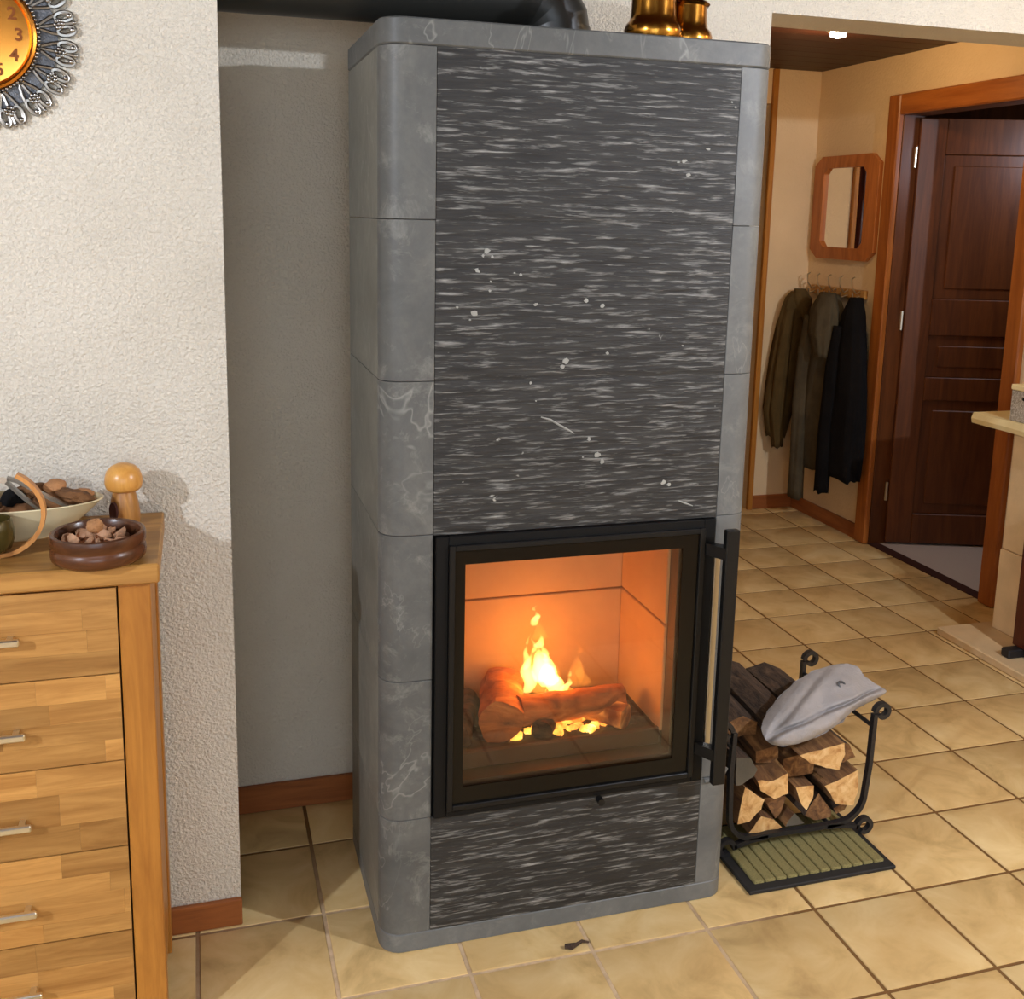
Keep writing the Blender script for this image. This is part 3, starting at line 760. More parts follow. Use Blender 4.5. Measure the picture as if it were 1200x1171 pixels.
# wooden mushroom
mu = thing('wooden_mushroom', 'turned light wood mushroom at the back corner of the chest top', 'ornament', (-.374, .205, DZ))
MB().lathe([(0, 0), (.024, 0), (.0275, .006), (.028, .018), (.0265, .036), (.0235, .052), (.020, .066), (.0185, .074), (0, .074)], (-.374, .205, DZ), 28).build('stem', M['mushroom_stem'], mu, smooth=40)
MB().lathe([(0, .068), (.019, .068), (.028, .068), (.0325, .073), (.0345, .082), (.034, .093), (.030, .105), (.022, .114), (.011, .119), (0, .120)], (-.374, .205, DZ), 32).build('cap', M['mushroom'], mu, smooth=50)
MB().lathe([(0, 0), (.0085, .0), (.0085, .006), (0, .006)], (0, 0, 0), 18, sy=2.1).build('dark_knot', M['oak_dark'], mu, loc=(-.3905, .184, DZ + .032), rot=(PI / 2, 0, -.62))

# dark turned bowl with nuts
bx, by = -.404, -.008
bw = thing('nut_bowl', 'dark turned wooden bowl of cracked nuts at the front corner of the chest', 'bowl', (bx, by, DZ))
MB().lathe([(0, 0), (.058, 0), (.071, .004), (.0765, .010), (.0780, .018), (.0770, .026), (.0750, .029), (.0750, .032), (.0775, .036), (.0780, .046), (.0765, .052), (.073, .054), (.069, .052), (.066, .044), (.064, .022), (.05, .014), (0, .012)], (bx, by, DZ), 44).build('body', M['bowl_wood'], bw, smooth=40)
nut0 = MB().ball((0, 0, 0), (.0155, .0135, .0135), 12, jit=.18, seed=2).build('walnut', M['walnut'], smooth=True)
sh = MB()
bm = bmesh.new(); bmesh.ops.create_icosphere(bm, subdivisions=2, radius=1.0)
bmesh.ops.delete(bm, geom=[q for q in bm.verts if q.co.z > .25], context='VERTS')
for q in bm.verts:
    kk = 1 + .25 * noise.noise(q.co * 2.5); q.co = Vector((q.co.x * .015 * kk, q.co.y * .0125 * kk, q.co.z * .012 * kk))
r = bmesh.ops.solidify(bm, geom=list(bm.faces), thickness=.0014)
sh.from_bm(bm); bm.free()
shell0 = sh.build('nut_shell', M['kernel'], smooth=45)
N_LAB = 'cracked nut shell lying in the dark turned bowl'
first = True
for k in range(20):
    a = k * 2.39996; rr = .050 * math.sqrt((k + .5) / 20)
    o = shell0 if first else shell0.copy()
    if not first: COL.objects.link(o)
    first = False
    o.location = (bx + rr * math.cos(a), by + rr * math.sin(a), DZ + .037 + .010 * (1 - rr / .05) + R0.uniform(-.003, .006))
    o.rotation_euler = (R0.uniform(-.9, .9), R0.uniform(-.9, .9), R0.uniform(0, 6))
    tag(o, N_LAB, 'nut', 'cracked shells in the bowl')
nut0.location = (bx - .004, by - .002, DZ + .062); nut0.rotation_euler = (.4, .3, .8)
tag(nut0, 'whole tan walnut on top of the cracked shells in the bowl', 'walnut')

# cream oval dish, nuts and nutcracker in it
cx, cy = -.566, .165
tag(MB().lathe([(0, 0), (.070, 0), (.074, .004), (.110, .022), (.138, .046), (.156, .064), (.159, .066), (.157, .068), (.150, .064), (.130, .046), (.10, .026), (0, .012)], (cx, cy, DZ), 56, sy=.50).build('cream_dish', M['cream'], smooth=40),
    'long cream glazed dish holding husks and a nutcracker on the chest', 'dish')
def husk(p, r, seed, mat_, label, jit=.35, rot=0):
    o = MB().ball((0, 0, 0), r, 16, jit=jit, seed=seed).build('dry_husk', mat_, smooth=True, loc=p, rot=(0, rot, .2)); return tag(o, label, 'nut', 'dry nuts in the cream dish')
husk((-.456, .165, DZ + .068), (.034, .019, .014), 3, M['pinecone'], 'long rough brown husk at the right end of the cream dish', rot=.30)
husk((-.492, .185, DZ + .086), (.021, .018, .013), 5, M['walnut'], 'round tan nut lying highest in the cream dish', .15)
husk((-.500, .172, DZ + .058), (.036, .026, .020), 8, M['pinecone'], 'dark husk under the round tan nut in the cream dish')
husk((-.560, .165, DZ + .070), (.022, .022, .020), 9, M['coat_black'], 'black round husk at the hinge end of the nutcracker', .12)
husk((-.610, .165, DZ + .056), (.034, .026, .022), 12, M['pinecone'], 'brown husk towards the left end of the cream dish')
husk((-.625, .185, DZ + .080), (.030, .024, .018), 22, M['pinecone'], 'rough husk lying highest at the left of the cream dish')
husk((-.530, .195, DZ + .074), (.034, .022, .018), 25, M['pinecone'], 'rough husk behind the nutcracker in the cream dish')
husk((-.452, .190, DZ + .066), (.026, .018, .012), 27, M['walnut'], 'tan nut behind the long rough husk in the cream dish', .2)
husk((-.545, .150, DZ + .044), (.038, .030, .022), 14, M['pinecone'], 'brown husk in the hollow of the cream dish')
nc = thing('nutcracker', 'chrome nutcracker resting across the husks in the cream dish', 'nutcracker', (-.52, .128, DZ + .09))
for pth in (((-.566, 1.068), (-.545, 1.060), (-.520, 1.044), (-.490, 1.024), (-.456, 1.004)), ((-.566, 1.062), (-.552, 1.047), (-.536, 1.029), (-.514, 1.008), (-.500, .998))):
    MB().tube([(x, .126, z) for x, z in pth], 0, flat=(.0026, .0065, (0, 0, 1))).build('arm', M['pewter'], nc)
MB().tube([(-.458, .126, 1.005), (-.490, .126, .998), (-.510, .126, 1.004)], .003, 8).build('jaw', M['chrome'], nc, smooth=True)
MB().tube([(-.567, .112, 1.066), (-.567, .140, 1.066)], .0065, 10).build('hinge', M['chrome'], nc, smooth=True)

# bent wood hoop and the olive pot it cradles
pts = []
for k in range(26):
    a = math.radians(-225 + (225 + 62) * k / 25); pts.append((-.570 + .076 * math.cos(a), .045, DZ + .0785 + .0745 * math.sin(a)))
tag(MB().tube(pts, 0, flat=(.0036, .009, (0, 0, 1))).build('bent_wood_hoop', M['bent'], smooth=30), 'bent light wood hoop standing open at the top before the cream dish', 'hoop')
tag(MB().lathe([(0, 0), (.022, 0), (.036, .008), (.0415, .024), (.041, .042), (.0385, .056), (.036, .060), (.0345, .056), (.037, .042), (.037, .03), (0, .012)], (-.584, .045, DZ + .009), 32).build('olive_pot', M['olive'], smooth=50),
    'small olive glazed pot sitting inside the bent wood hoop', 'pot')

# ------------------------------------------------------------------ wall clock
CX, CZ, CY = -.591, 1.842, .290
ck = thing('wall_clock', 'round copper dial clock with dark pewter filigree border on white wall', 'clock', (CX, CY, CZ))
def disc_y(prof, n=56):          # lathe about the y axis: prof (radius, y toward the viewer)
    m = MB().lathe(prof, (0, 0, 0), n)
    m.v = [(CX + x, CY - z, CZ + y) for x, y, z in m.v]; return m
disc_y([(0, .016), (.070, .016), (.088, .014), (.0905, .012)]).build('dial', M['copper'], ck, smooth=30)
disc_y([(.0905, .012), (.092, .020), (.096, .023), (.100, .020), (.102, .006), (.102, .0)]).build('bezel', M['copper'], ck, smooth=30)
bd = MB()
for k in range(90):
    a = 2 * PI * k / 90; bd.ball((CX + .1035 * math.cos(a), CY - .014, CZ + .1035 * math.sin(a)), (.0034, .0034, .0034), 8)
bd.build('bead_ring', M['pewter'], ck, smooth=True)
disc_y([(.100, .002), (.100, .008), (.134, .005), (.134, .001)]).build('backing_ring', M['pewter_dark'], ck, smooth=30)
pm = MB()
def loop(cx, cz, rx, rz, r, a0=0, a1=360, n=14):
    pm.tube([(cx + rx * math.cos(math.radians(a0 + (a1 - a0) * k / n)), -.009, cz + rz * math.sin(math.radians(a0 + (a1 - a0) * k / n))) for k in range(n + 1)], r, 6)
# one filigree spray pointing along +x
pm.tube([(.104, -.006, 0), (.168, -.010, 0)], .0034, 6)
for sgn in (-1, 1):
    loop(.150, sgn * .0125, .0150, .0078, .0040)
    pm.tube([(.106, -.007, sgn * .004), (.125, -.008, sgn * .013), (.146, -.009, sgn * .0195), (.162, -.009, sgn * .016)], .0036, 6)
    pm.ball((.160, -.012, sgn * .0125), (.005, .004, .005), 8)
for a in range(0, 360, 60):
    pm.ball((.140 + .0065 * math.cos(math.radians(a)), -.012, .0065 * math.sin(math.radians(a))), (.0042, .003, .0042), 8)
pm.ball((.140, -.014, 0), (.0035, .0035, .0035), 8); pm.ball((.166, -.010, 0), (.0045, .004, .0035), 8)
pt0 = None
for k in range(18):
    a = math.radians(k * 20 + 10)
    if pt0 is None:
        pt0 = pm.build('filigree_spray', M['pewter'], ck, smooth=45); pt0.location = (0, 0, 0); pt0.rotation_euler = (0, -a, 0)
    else: copy_part(pt0, ck, (0, 0, 0), (0, -a, 0))
deps = None
def text_mesh(txt, size, depth):
    cu = bpy.data.curves.new('t', 'FONT'); cu.body = txt; cu.size = size; cu.extrude = depth; cu.align_x = 'CENTER'; cu.align_y = 'CENTER'; cu.offset = .0006
    to = bpy.data.objects.new('t', cu); COL.objects.link(to)
    dg = bpy.context.evaluated_depsgraph_get(); me = bpy.data.meshes.new_from_object(to.evaluated_get(dg))
    bpy.data.objects.remove(to); bpy.data.curves.remove(cu); return me
for hr in range(1, 13):
    a = PI / 2 - hr * PI / 6
    me = text_mesh(str(hr), .030, .002); me.name = 'numeral'; me.materials.clear(); me.materials.append(M['copper_dark'])
    o = bpy.data.objects.new('numeral', me); COL.objects.link(o); o.parent = ck
    o.location = (.071 * math.cos(a), -.018, .071 * math.sin(a)); o.rotation_euler = (PI / 2, 0, 0)
for nm, a, L in (('hour_hand', 150, .042), ('minute_hand', 210, .062)):
    a = math.radians(a); MB().prism([(0, -.003), (L * .7, -.004), (L, 0), (L * .7, .004), (0, .003)], 'y', -.022, -.020).build(nm, M['copper_dark'], ck, loc=(CX, CY, CZ), rot=(0, -a, 0))

# ------------------------------------------------------------------ door mat, log rack, firewood, cloth
mt = thing('door_mat', 'black rubber door mat with olive coir strips under the log rack', 'mat', (1.155, .2, 0))
MB().box(.958, 1.356, .078, .345, .0005, .010, .002).build('mat_base', M['rubber'], mt)
s0 = None
for k in range(12):
    x = .982 + k * .0298
    if s0 is None: s0 = MB().box(.0012, .0282, .102, .330, .008, .0165, .002).build('coir_strip', M['coir'], mt); s0.location = (x - 1.155, -.2, 0)
    else: copy_part(s0, mt, (x - 1.155, -.2, 0))

rk = thing('log_rack', 'black wrought iron log rack with scrolled ends beside the stove', 'log rack', (1.17, .39, 0))
def bar(path, y, nm, w2=.0075, th=.0055):
    return MB().tube([(x, y, z) for x, z in path], 0, flat=(th, w2, (0, 0, 1))).build(nm, M['iron'], rk, smooth=30)
def u_path(xr, zt):
    xl = 2 * 1.166 - xr; p = []
    p += [(xl + .004, zt), (xl, zt - .1), (xl + .004, .13)]
    p += [(xl + .065 - .06 * math.cos(math.radians(a)), .115 - .065 * math.sin(math.radians(a))) for a in range(10, 91, 16)]
    p += [(xr - .12, .047)]
    p += [(xr - .075 + .068 * math.cos(math.radians(a)), .12 - .07 * math.sin(math.radians(a))) for a in range(84, -1, -12)]
    p += [(xr, .2), (xr + .003, zt)]
    return p
def scroll(cx, cz, r, a0, a1, n=18, sgn=1):
    return [(cx + sgn * (r - .35 * r * k / n) * math.cos(math.radians(a0 + (a1 - a0) * k / n)), cz + (r - .35 * r * k / n) * math.sin(math.radians(a0 + (a1 - a0) * k / n))) for k in range(n + 1)]
for y in (.222, .548):
    bar(u_path(1.362, .335), y, 'hoop_frame')
    bar(scroll(1.386, .340, .021, 180, -150), y, 'scroll'); bar(scroll(.946, .340, .021, 180, -150, sgn=-1), y, 'scroll')
    bar(scroll(1.362, .030, .0225, 190, -130), y, 'foot_scroll'); bar(scroll(.970, .030, .0225, 190, -130, sgn=-1), y, 'foot_scroll')
    bar([(1.342, .032), (1.30, .042), (1.25, .046)], y, 'foot'); bar([(.99, .032), (1.032, .042), (1.082, .046)], y, 'foot')
for x, z in ((1.06, .038), (1.27, .038), (1.366, .30), (.966, .30)):
    MB().tube([(x, .222, z), (x, .548, z)], .0055, 8).build('tie_rod', M['iron'], rk, smooth=True)

def log(poly, y0, y1, mats, label, rise=0.0, shift=0.0, seed=0, tap=.96):
    """split log: polygon end face at y0, running back to y1 with slight twist"""
    # subdivide and roughen the outline
    pts = []
    n = len(poly)
    for i in range(n):
        a, b = poly[i], poly[(i + 1) % n]
        for q in (0, .34, .67): pts.append((a[0] + (b[0] - a[0]) * q, a[1] + (b[1] - a[1]) * q))
    cxm = sum(p[0] for p in pts) / len(pts); czm = sum(p[1] for p in pts) / len(pts)
    area = sum(pts[i][0] * pts[(i + 1) % len(pts)][1] - pts[(i + 1) % len(pts)][0] * pts[i][1] for i in range(len(pts)))
    if area < 0: pts = pts[::-1]
    K = 6; m = len(pts); vs = []; fs = []; L = y1 - y0
    for s in range(K + 1):
        u = s / K
        for i, (x, z) in enumerate(pts):
            k = (1 - (1 - tap) * u) * (1 + .035 * noise.noise(Vector((i * .7, u * 2.3, seed))))
            yy = y0 + L * u + (.006 * noise.noise(Vector((x * 40, z * 40, seed))) if s in (0, K) else 0)
            vs.append(((x - cxm) * k + shift * u, yy, (z - czm) * k + rise * u))
    for s in range(K):
        for i in range(m): fs.append((s * m + i, s * m + (i + 1) % m, (s + 1) * m + (i + 1) % m, (s + 1) * m + i))
    mb = MB(); mb.add(vs, fs, 1); mb.add(vs[:m], [list(range(m))], 0); mb.add(vs[K * m:], [list(range(m))[::-1]], 0)
    mb.f = [f[::-1] for f in mb.f]
    o = mb.build('firewood_log', mats, smooth=35, loc=(cxm, 0, czm))
    return tag(o, label, 'firewood', 'firewood in the log rack')
LE, LS, BK, LD = M['log_end'], M['log_side'], M['bark'], M['log_dark']
log([(1.046,.198),(1.092,.189),(1.130,.206),(1.135,.150),(1.098,.141),(1.060,.166)], .225, .56, [LE, LS], 'split log with half-moon end lying high at the left of the rack', .075, -.01, 1)
log([(1.002,.084),(1.017,.181),(1.074,.138),(1.067,.112),(1.035,.086)], .232, .55, [LE, LS], 'tall pale wedge log at the lower left of the rack', 0, 0, 2)
log([(1.034,.056),(1.067,.097),(1.100,.084),(1.127,.058),(1.118,.0545)], .228, .54, [LE, LS], 'pale wedge log flat on the rack bottom at left', 0, 0, 3)
log([(1.084,.129),(1.147,.127),(1.137,.084),(1.122,.068),(1.108,.090)], .250, .55, [LS, LS], 'dark brown wedge log pointing down between two pale logs', 0, 0, 4)
log([(1.141,.0545),(1.161,.090),(1.194,.0560),(1.186,.0545)], .232, .53, [LD, LS], 'small grey wedge log on the rack bottom at the middle', 0, 0, 5)
log([(1.156,.163),(1.209,.160),(1.207,.125),(1.192,.096),(1.176,.113)], .226, .52, [LE, LS], 'small pale wedge log pointing down in the middle of the stack', 0, 0, 6)
log([(1.196,.074),(1.231,.131),(1.272,.075),(1.270,.060),(1.226,.056)], .236, .55, [LS, BK], 'brown wedge log on the rack bottom right of the middle', 0, 0, 7)
log([(1.235,.159),(1.327,.190),(1.335,.125),(1.322,.095),(1.272,.104),(1.255,.132)], .218, .53, [LE, LS], 'large pale split block at the right of the rack', 0, 0, 8)
log([(1.150,.258),(1.212,.263),(1.277,.273),(1.281,.242),(1.267,.203),(1.231,.212),(1.184,.232)], .212, .52, [LE, LS], 'broad tan log directly under the front of the grey cloth', 0, 0, 9)
log([(1.284,.262),(1.315,.247),(1.336,.210),(1.302,.199),(1.281,.206)], .245, .54, [LS, BK], 'brown log right of the broad tan log under the cloth', 0, 0, 10)
log([(.990,.262),(1.028,.256),(1.050,.222),(1.040,.205),(1.008,.188),(.991,.190)], .232, .50, [LD, BK], 'dark weathered log at the far left close to the stove', 0, 0, 11)
log([(1.140,.222),(1.185,.228),(1.228,.208),(1.226,.172),(1.180,.168),(1.142,.172)], .262, .55, [LS, LS], 'brown log lying in the middle under the broad tan log', 0, 0, 12)
log([(1.008,.300),(1.060,.312),(1.100,.292),(1.096,.262),(1.050,.258),(1.010,.272)], .330, .60, [LS, BK], 'bark covered log on top of the stack behind the grey cloth', .02, 0, 13)
log([(1.104,.302),(1.150,.322),(1.196,.306),(1.190,.272),(1.140,.264),(1.106,.276)], .300, .60, [LS, BK], 'bark log hidden mostly under the grey cloth', .02, 0, 14)
log([(1.066,.246),(1.128,.252),(1.134,.216),(1.110,.210),(1.070,.214)], .275, .57, [LS, LS], 'narrow brown log behind the half-moon log', .06, -.01, 15)
log([(1.200,.318),(1.262,.330),(1.312,.306),(1.300,.278),(1.240,.276),(1.204,.286)], .330, .58, [LS, BK], 'log under the right half of the grey cloth', 0, 0, 16)
log([(1.280,.080),(1.300,.088),(1.322,.084),(1.312,.070),(1.290,.062)], .240, .53, [LS, BK], 'thin reddish log in the lower right bend of the rack', 0, 0, 17)

# grey cloth draped over the stack and hooked on the front scroll
cl_t = thing('grey_cloth', 'crumpled light grey cloth bag with eyelet draped over the firewood', 'cloth', (1.26, .33, .28))
OUT = [(1.096,.305),(1.120,.350),(1.177,.402),(1.236,.430),(1.309,.441),(1.356,.430),(1.384,.400),(1.417,.374),(1.455,.350),(1.425,.332),(1.358,.306),(1.323,.278),(1.263,.250),(1.190,.234),(1.128,.243),(1.099,.274)]
def smooth_out(P, n=64):
    r = []; m = len(P)
    for k in range(n):
        u = k * m / n; i = int(u); t_ = u - i
        p0, p1, p2, p3 = (Vector(P[(i + d) % m]) for d in (-1, 0, 1, 2))
        r.append(.5 * ((2 * p1) + (-p0 + p2) * t_ + (2 * p0 - 5 * p1 + 4 * p2 - p3) * t_ * t_ + (-p0 + 3 * p1 - 3 * p2 + p3) * t_ ** 3))
    return r
OS = smooth_out(OUT, 120); cc = Vector((1.255, .335))
CA, CB = Vector((1.118, .262)), Vector((1.420, .356))       # fold line between crown and hem
CN = Vector((-(CB - CA).y, (CB - CA).x)).normalized()
def cloth_pt(p, s, side):
    q = cc + (p - cc) * s
    # a sheet leaning back over the stack, its lower hem forward
    C = Vector((-.229, -1.8675, 1.5461)); base = Vector((q.x, .30, q.y))
    lean = (q.y - .235) / .2                                   # 0 at the lower hem, 1 at the ridge
    y = .195 + .20 * max(0, lean) - (.034 * (1 - s ** 3) if side < 0 else -.022 * (1 - s ** 3))
    if side < 0:
        d = (q - CA).dot(CN)                                   # below the fold line: turned-up hem, with a slit above it
        e = max(0, min(1, -d / .010)); y -= .017 * e * (1 - s ** 10)
        y += .020 * math.exp(-((d - .001) / .0045) ** 2) * (1 - s ** 8)
        d2 = (q - Vector((1.15, .30))).dot(Vector((-.75, .66)))
        y += .010 * math.exp(-(d2 / .010) ** 2) * (1 - s ** 4)
    k = (y - C.y) / (.30 - C.y); P3 = C + (base - C) * k
    wr = noise.noise(Vector((q.x * 13, q.y * 16, 3))) * .014 * (1 - s ** 6) + noise.noise(Vector((q.x * 30 + q.y * 24, q.y * 34, 8))) * .005
    return P3 + Vector((0, -wr if side < 0 else wr, wr * .5))
m = MB(); rings = [1.0, .985, .96, .93, .9, .86, .82, .78, .74, .70, .66, .62, .57, .52, .47, .42, .36, .3, .24, .17, .1]; n = len(OS); vs = []; fs = []
for side in (-1, 1):
    off = len(vs)
    for s in rings: vs += [cloth_pt(p, s, side) for p in OS]
    vs.append(cloth_pt(cc, 0, side)); c_ = len(vs) - 1
    for r in range(len(rings) - 1):
        for k in range(n):
            l = (k + 1) % n; q = (off + r * n + k, off + r * n + l, off + (r + 1) * n + l, off + (r + 1) * n + k); fs.append(q if side < 0 else q[::-1])
    for k in range(n):
        q = (off + (len(rings) - 1) * n + k, off + (len(rings) - 1) * n + (k + 1) % n, c_); fs.append(q if side < 0 else q[::-1])
m.add(vs, fs)
bm = bmesh.new()
me = bpy.data.meshes.new('x'); me.from_pydata(m.v, [], m.f); bm.from_mesh(me); bmesh.ops.remove_doubles(bm, verts=bm.verts, dist=.0008); bmesh.ops.recalc_face_normals(bm, faces=bm.faces)
m2 = MB(); m2.from_bm(bm); bm.free(); bpy.data.meshes.remove(me)
m2.build('cloth_body', M['cloth'], cl_t, smooth='all')
ec = cloth_pt(Vector((1.336, .398)), .72, -1) + Vector((0, -.006, .004))
lt = MB().lathe([(.0098 + .0032 * math.cos(math.radians(a)), .0022 * math.sin(math.radians(a))) for a in range(0, 360, 45)], (0, 0, 0), 18, closed=True)
lt.build('eyelet', M['pewter_dark'], cl_t, smooth=True, loc=ec, rot=(.75, .25, 0))

# bit of bark on the floor
o = MB().tube([(.484, .022, .005), (.497, .014, .008), (.510, .020, .006), (.524, .026, .007), (.538, .022, .004)], [.005, .007, .004, .0035, .002], 7).build('bark_scrap', M['bark'], smooth=True)
tag(o, 'small curl of dark bark lying on the tiles before the stove', 'bark scrap')

# ------------------------------------------------------------------ hall: mirror, hooks, coats
mr = thing('wall_mirror', 'octagonal wooden framed mirror on the hall wall above the coats', 'mirror', (2.868, 2.755, 1.615))
y0, y1, z0, z1, cc_ = 2.482, 3.022, 1.361, 1.870, .062
oct_o = [(y0 + cc_, z0), (y1 - cc_, z0), (y1, z0 + cc_ * .7), (y1, z1 - cc_ * .7), (y1 - cc_, z1), (y0 + cc_, z1), (y0, z1 - cc_ * .7), (y0, z0 + cc_ * .7)]
i0, i1, j0, j1, c2 = 2.570, 2.930, 1.420, 1.811, .030
oct_i = [(i0 + c2, j0), (i1 - c2, j0), (i1, j0 + c2), (i1, j1 - c2), (i1 - c2, j1), (i0 + c2, j1), (i0, j1 - c2), (i0, j0 + c2)]
m = MB(); vs = []
for (P_, x) in ((oct_o, 2.870), (oct_o, 2.847), (oct_i, 2.842), (oct_i, 2.862)): vs += [(x, a, b) for a, b in P_]
fs = []
for L_ in range(3):
    for k in range(8): fs.append((L_ * 8 + k, (L_ + 1) * 8 + k, (L_ + 1) * 8 + (k + 1) % 8, L_ * 8 + (k + 1) % 8))
m.add(vs, fs).build('frame', M['mirror_wood'], mr)
MB().prism(oct_i, 'x', 2.857, 2.862).build('mirror_glass', M['mirror'], mr)

hr_ = thing('coat_hook_rail', 'wooden coat rail with iron hooks under the hall mirror', 'coat rail', (2.868, 2.76, 1.2))
MB().box(2.850, 2.870, 2.520, 2.992, 1.178, 1.222, .003).build('rail', M['oak_top'], hr_)
for y in (2.56, 2.66, 2.76, 2.86, 2.95):
    MB().tube([(2.851, y, 1.215), (2.83, y, 1.205), (2.805, y, 1.235), (2.80, y, 1.275), (2.815, y, 1.285)], .0038, 7).build('hook', M['nickel'], hr_, smooth=True)
    MB().tube([(2.850, y, 1.192), (2.815, y, 1.180), (2.81, y, 1.205)], .0038, 7).build('hook', M['nickel'], hr_, smooth=True)

def garment(parent, name, secs, mat_, seed, axis='y', n=40, fold=.22):
    """hanging cloth: sections (along, half width, across, half depth, z) from top to bottom"""
    vs = []; fs = []
    # resample
    S2 = []
    for a, b in zip(secs[:-1], secs[1:]):
        for q in range(5): S2.append([a[i] + (b[i] - a[i]) * q / 5 for i in range(5)])
    S2.append(list(secs[-1]))
    for s, (c, hw, d, hd, z) in enumerate(S2):
        grow = min(1, s / 6)
        for k in range(n):
            a = 2 * PI * k / n
            f = 1 + fold * grow * (noise.noise(Vector((math.cos(a) * 2.6 + seed, math.sin(a) * 2.6, z * 2.0))) + .5 * noise.noise(Vector((math.cos(a) * 6, math.sin(a) * 6 + seed, z * 3.0))))
            u, v_ = c + hw * math.cos(a) * f, d + hd * math.sin(a) * f
            zz = z + .02 * noise.noise(Vector((k * .35, seed, s * .2))) * grow
            vs.append((v_, u, zz) if axis == 'y' else (u, v_, zz))
    for s in range(len(S2) - 1):
        for k in range(n): fs.append((s * n + k, s * n + (k + 1) % n, (s + 1) * n + (k + 1) % n, (s + 1) * n + k))
    fs.append(list(range(n))[::-1]); fs.append(list(range((len(S2) - 1) * n, len(S2) * n)))
    if axis == 'x': fs = [f[::-1] for f in fs]
    fs = [f[::-1] for f in fs]
    return MB().add(vs, fs).build(name, mat_, parent, smooth='all')
g1 = thing('olive_brown_jacket', 'olive brown jacket hanging leftmost on the hall coat rail', 'jacket', (2.73, 2.93, .4), 'coats on the hall rail')
garment(g1, 'jacket_body', [(2.764, .030, 2.985, .022, 1.185), (2.764, .058, 2.985, .038, 1.15), (2.760, .088, 2.985, .052, 1.02), (2.747, .098, 2.985, .055, .85), (2.727, .098, 2.985, .055, .70), (2.707, .088, 2.985, .05, .56), (2.697, .050, 2.98, .04, .42)], M['coat_brown'], 1.0, 'x')
garment(g1, 'sleeve', [(2.717, .025, 2.955, .022, 1.10), (2.700, .036, 2.948, .025, .95), (2.684, .042, 2.945, .028, .75), (2.672, .042, 2.945, .028, .55), (2.689, .03, 2.945, .025, .37)], M['coat_brown'], 3.0, 'x')
garment(g1, 'collar', [(2.772, .03, 2.965, .026, 1.20), (2.782, .052, 2.958, .034, 1.15), (2.792, .035, 2.95, .026, 1.05)], M['coat_brown'], 5.0, 'x')
g2 = thing('olive_grey_coat', 'long olive grey hooded coat hanging in the middle of the rail', 'coat', (2.77, 2.72, .2), 'coats on the hall rail')
garment(g2, 'coat_body', [(2.72, .05, 2.80, .03, 1.19), (2.72, .11, 2.79, .05, 1.12), (2.73, .135, 2.785, .06, .95), (2.755, .14, 2.785, .065, .75), (2.78, .135, 2.785, .065, .5), (2.80, .125, 2.785, .06, .30)], M['coat_olive'], 7.0)
garment(g2, 'hood', [(2.69, .055, 2.76, .03, 1.20), (2.675, .092, 2.735, .05, 1.12), (2.660, .095, 2.725, .055, 1.0), (2.635, .055, 2.725, .04, .89)], M['coat_olive'], 9.0)
garment(g2, 'sleeve', [(2.79, .035, 2.735, .03, 1.08), (2.80, .045, 2.725, .035, .9), (2.80, .045, 2.715, .035, .65), (2.785, .042, 2.71, .035, .4), (2.78, .05, 2.71, .035, .14)], M['coat_olive'], 11.0)
garment(g2, 'lining', [(2.895, .008, 2.765, .008, .72), (2.915, .010, 2.76, .010, .5), (2.912, .008, 2.76, .008, .28)], M['lining'], 12.0, fold=.05)
g3 = thing('black_coat', 'long black coat hanging rightmost on the rail by the door casing', 'coat', (2.79, 2.5, .25), 'coats on the hall rail')
garment(g3, 'coat_body', [(2.51, .035, 2.80, .03, 1.19), (2.505, .07, 2.79, .045, 1.10), (2.495, .095, 2.785, .055, .95), (2.485, .112, 2.785, .06, .75), (2.485, .115, 2.785, .06, .5), (2.485, .108, 2.785, .055, .31)], M['coat_black'], 13.0)
garment(g3, 'sleeve', [(2.55, .03, 2.745, .028, 1.05), (2.562, .042, 2.735, .032, .85), (2.575, .042, 2.73, .032, .55), (2.575, .042, 2.73, .032, .22)], M['coat_black'], 15.0)
# things in the wardrobe niche (they show in the mirror)
nr = MB().tube([(1.70, 3.45, 1.98), (2.60, 3.45, 1.98)], .012, 10).build('clothes_rail', M['nickel'], smooth=True); tag(nr, 'metal clothes rail across the dark wardrobe niche', 'rail')
for k, (x, mm, lb) in enumerate(((2.50, 'lining', 'pale grey shirt hanging in the wardrobe niche'), (2.40, 'redwood', 'dark red garment hanging in the wardrobe niche'), (2.28, 'cloth', 'light garment hanging deeper in the wardrobe niche'))):
    g = thing('hanging_garment', lb, 'garment', (x, 3.45, 1.0), 'garments in the wardrobe niche')
    garment(g, 'garment_body', [(3.45, .04, x, .012, 1.975), (3.45, .16, x, .02, 1.88), (3.45, .17, x, .028, 1.5), (3.45, .17, x, .03, 1.05)], M[mm], 20 + k)

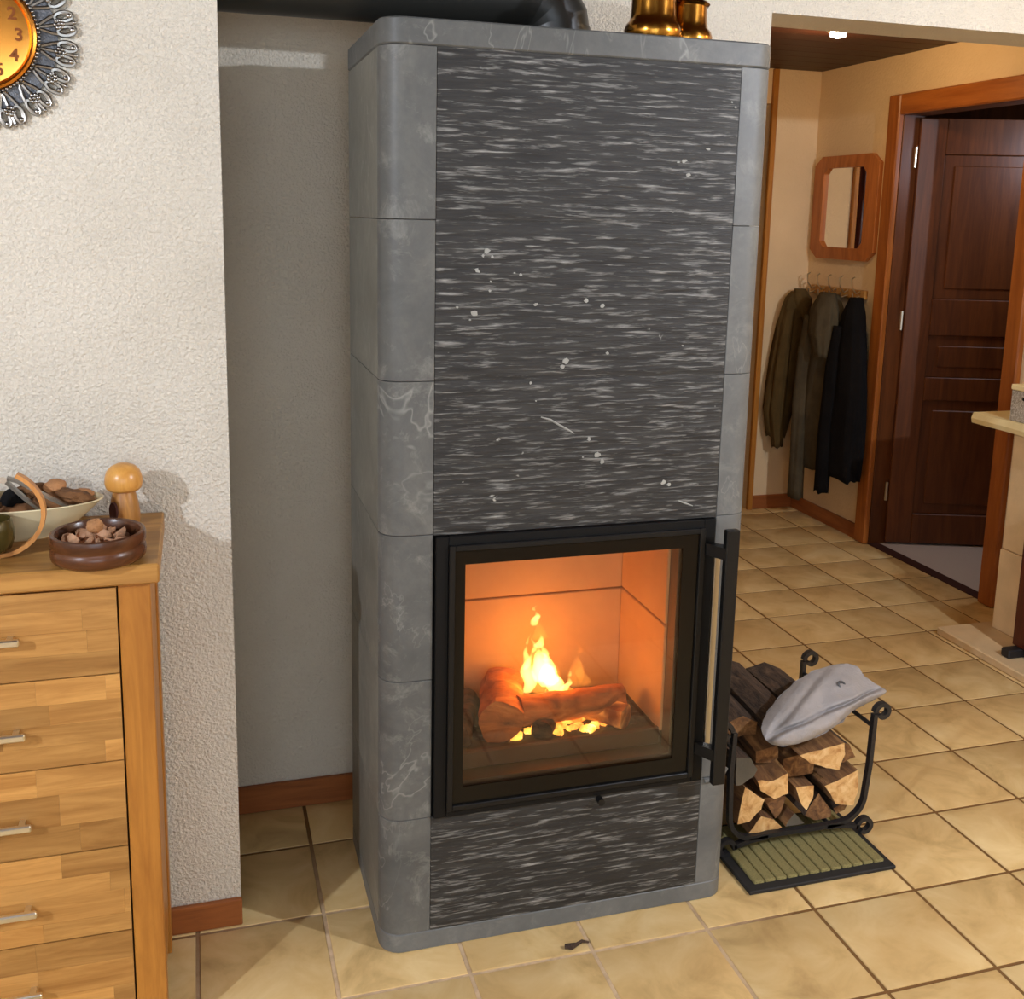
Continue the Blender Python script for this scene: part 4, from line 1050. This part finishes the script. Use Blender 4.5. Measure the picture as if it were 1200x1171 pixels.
# ------------------------------------------------------------------ stone fireplace on the right wall
fp = thing('stone_fireplace', 'pale plaster fireplace with stone pilaster and hearth at the right edge', 'fireplace', (2.7, .8, 0))
MB().box(2.690, 2.868, .10, 1.290, .03, .79).build('body', M['plaster_hall'], fp)
MB().box(2.445, 2.868, .00, 1.315, .0005, .030, .004).build('hearth_slab', M['hearth'], fp)
MB().box(2.650, 2.69, 1.140, 1.262, .030, .345, .004).build('pilaster_block', M['hearth'], fp)
MB().box(2.655, 2.69, 1.145, 1.258, .3462, .786, .004).build('pilaster_block', M['hearth'], fp)
sm2 = MB(); nseg = 16; vs = []
edge = [2.604 + .010 * noise.noise(Vector((k * .7, 2, 0))) for k in range(nseg + 1)]
for k in range(nseg + 1):
    y = 1.425 - 1.38 * k / nseg
    vs += [(edge[k], y, .800), (edge[k] - .004, y, .818), (edge[k] + .004, y, .840), (2.868, y, .840), (2.868, y, .800)]
fs = [(0, 1, 2, 3, 4), tuple(nseg * 5 + q for q in (4, 3, 2, 1, 0))]
for k in range(nseg):
    for q in range(5): fs.append((k * 5 + q, (k + 1) * 5 + q, (k + 1) * 5 + (q + 1) % 5, k * 5 + (q + 1) % 5))
sm2.add(vs, fs).build('mantel_shelf', M['limestone'], fp)
wb = thing('woven_box', 'small pale woven pattern box with dark knob on the mantel shelf', 'box', (2.70, 1.13, .840))
MB().box(2.628, 2.79, 1.045, 1.262, .8402, .955, .003).build('box_body', M['wicker'], wb)
MB().box(2.625, 2.793, 1.042, 1.265, .955, .975, .003).build('box_lid', M['limestone'], wb)
MB().ball((2.622, 1.190, .93), (.008, .008, .008), 8).build('knob', M['black_matt'], wb, smooth=True)
cb = thing('hearth_cabinet', 'dark red wooden cabinet on iron feet standing on the pale hearth', 'cabinet', (2.63, .8, .03))
MB().box(2.545, 2.685, .45, 1.042, .062, .56, .004).build('cabinet_body', M['redwood'], cb)
for y in (.50, 1.02):
    MB().box(2.49, 2.68, y - .03, y + .012, .0302, .062, .004).build('foot', M['iron'], cb)
for o in bpy.data.objects:
    if '_w' in o: del o['_w']
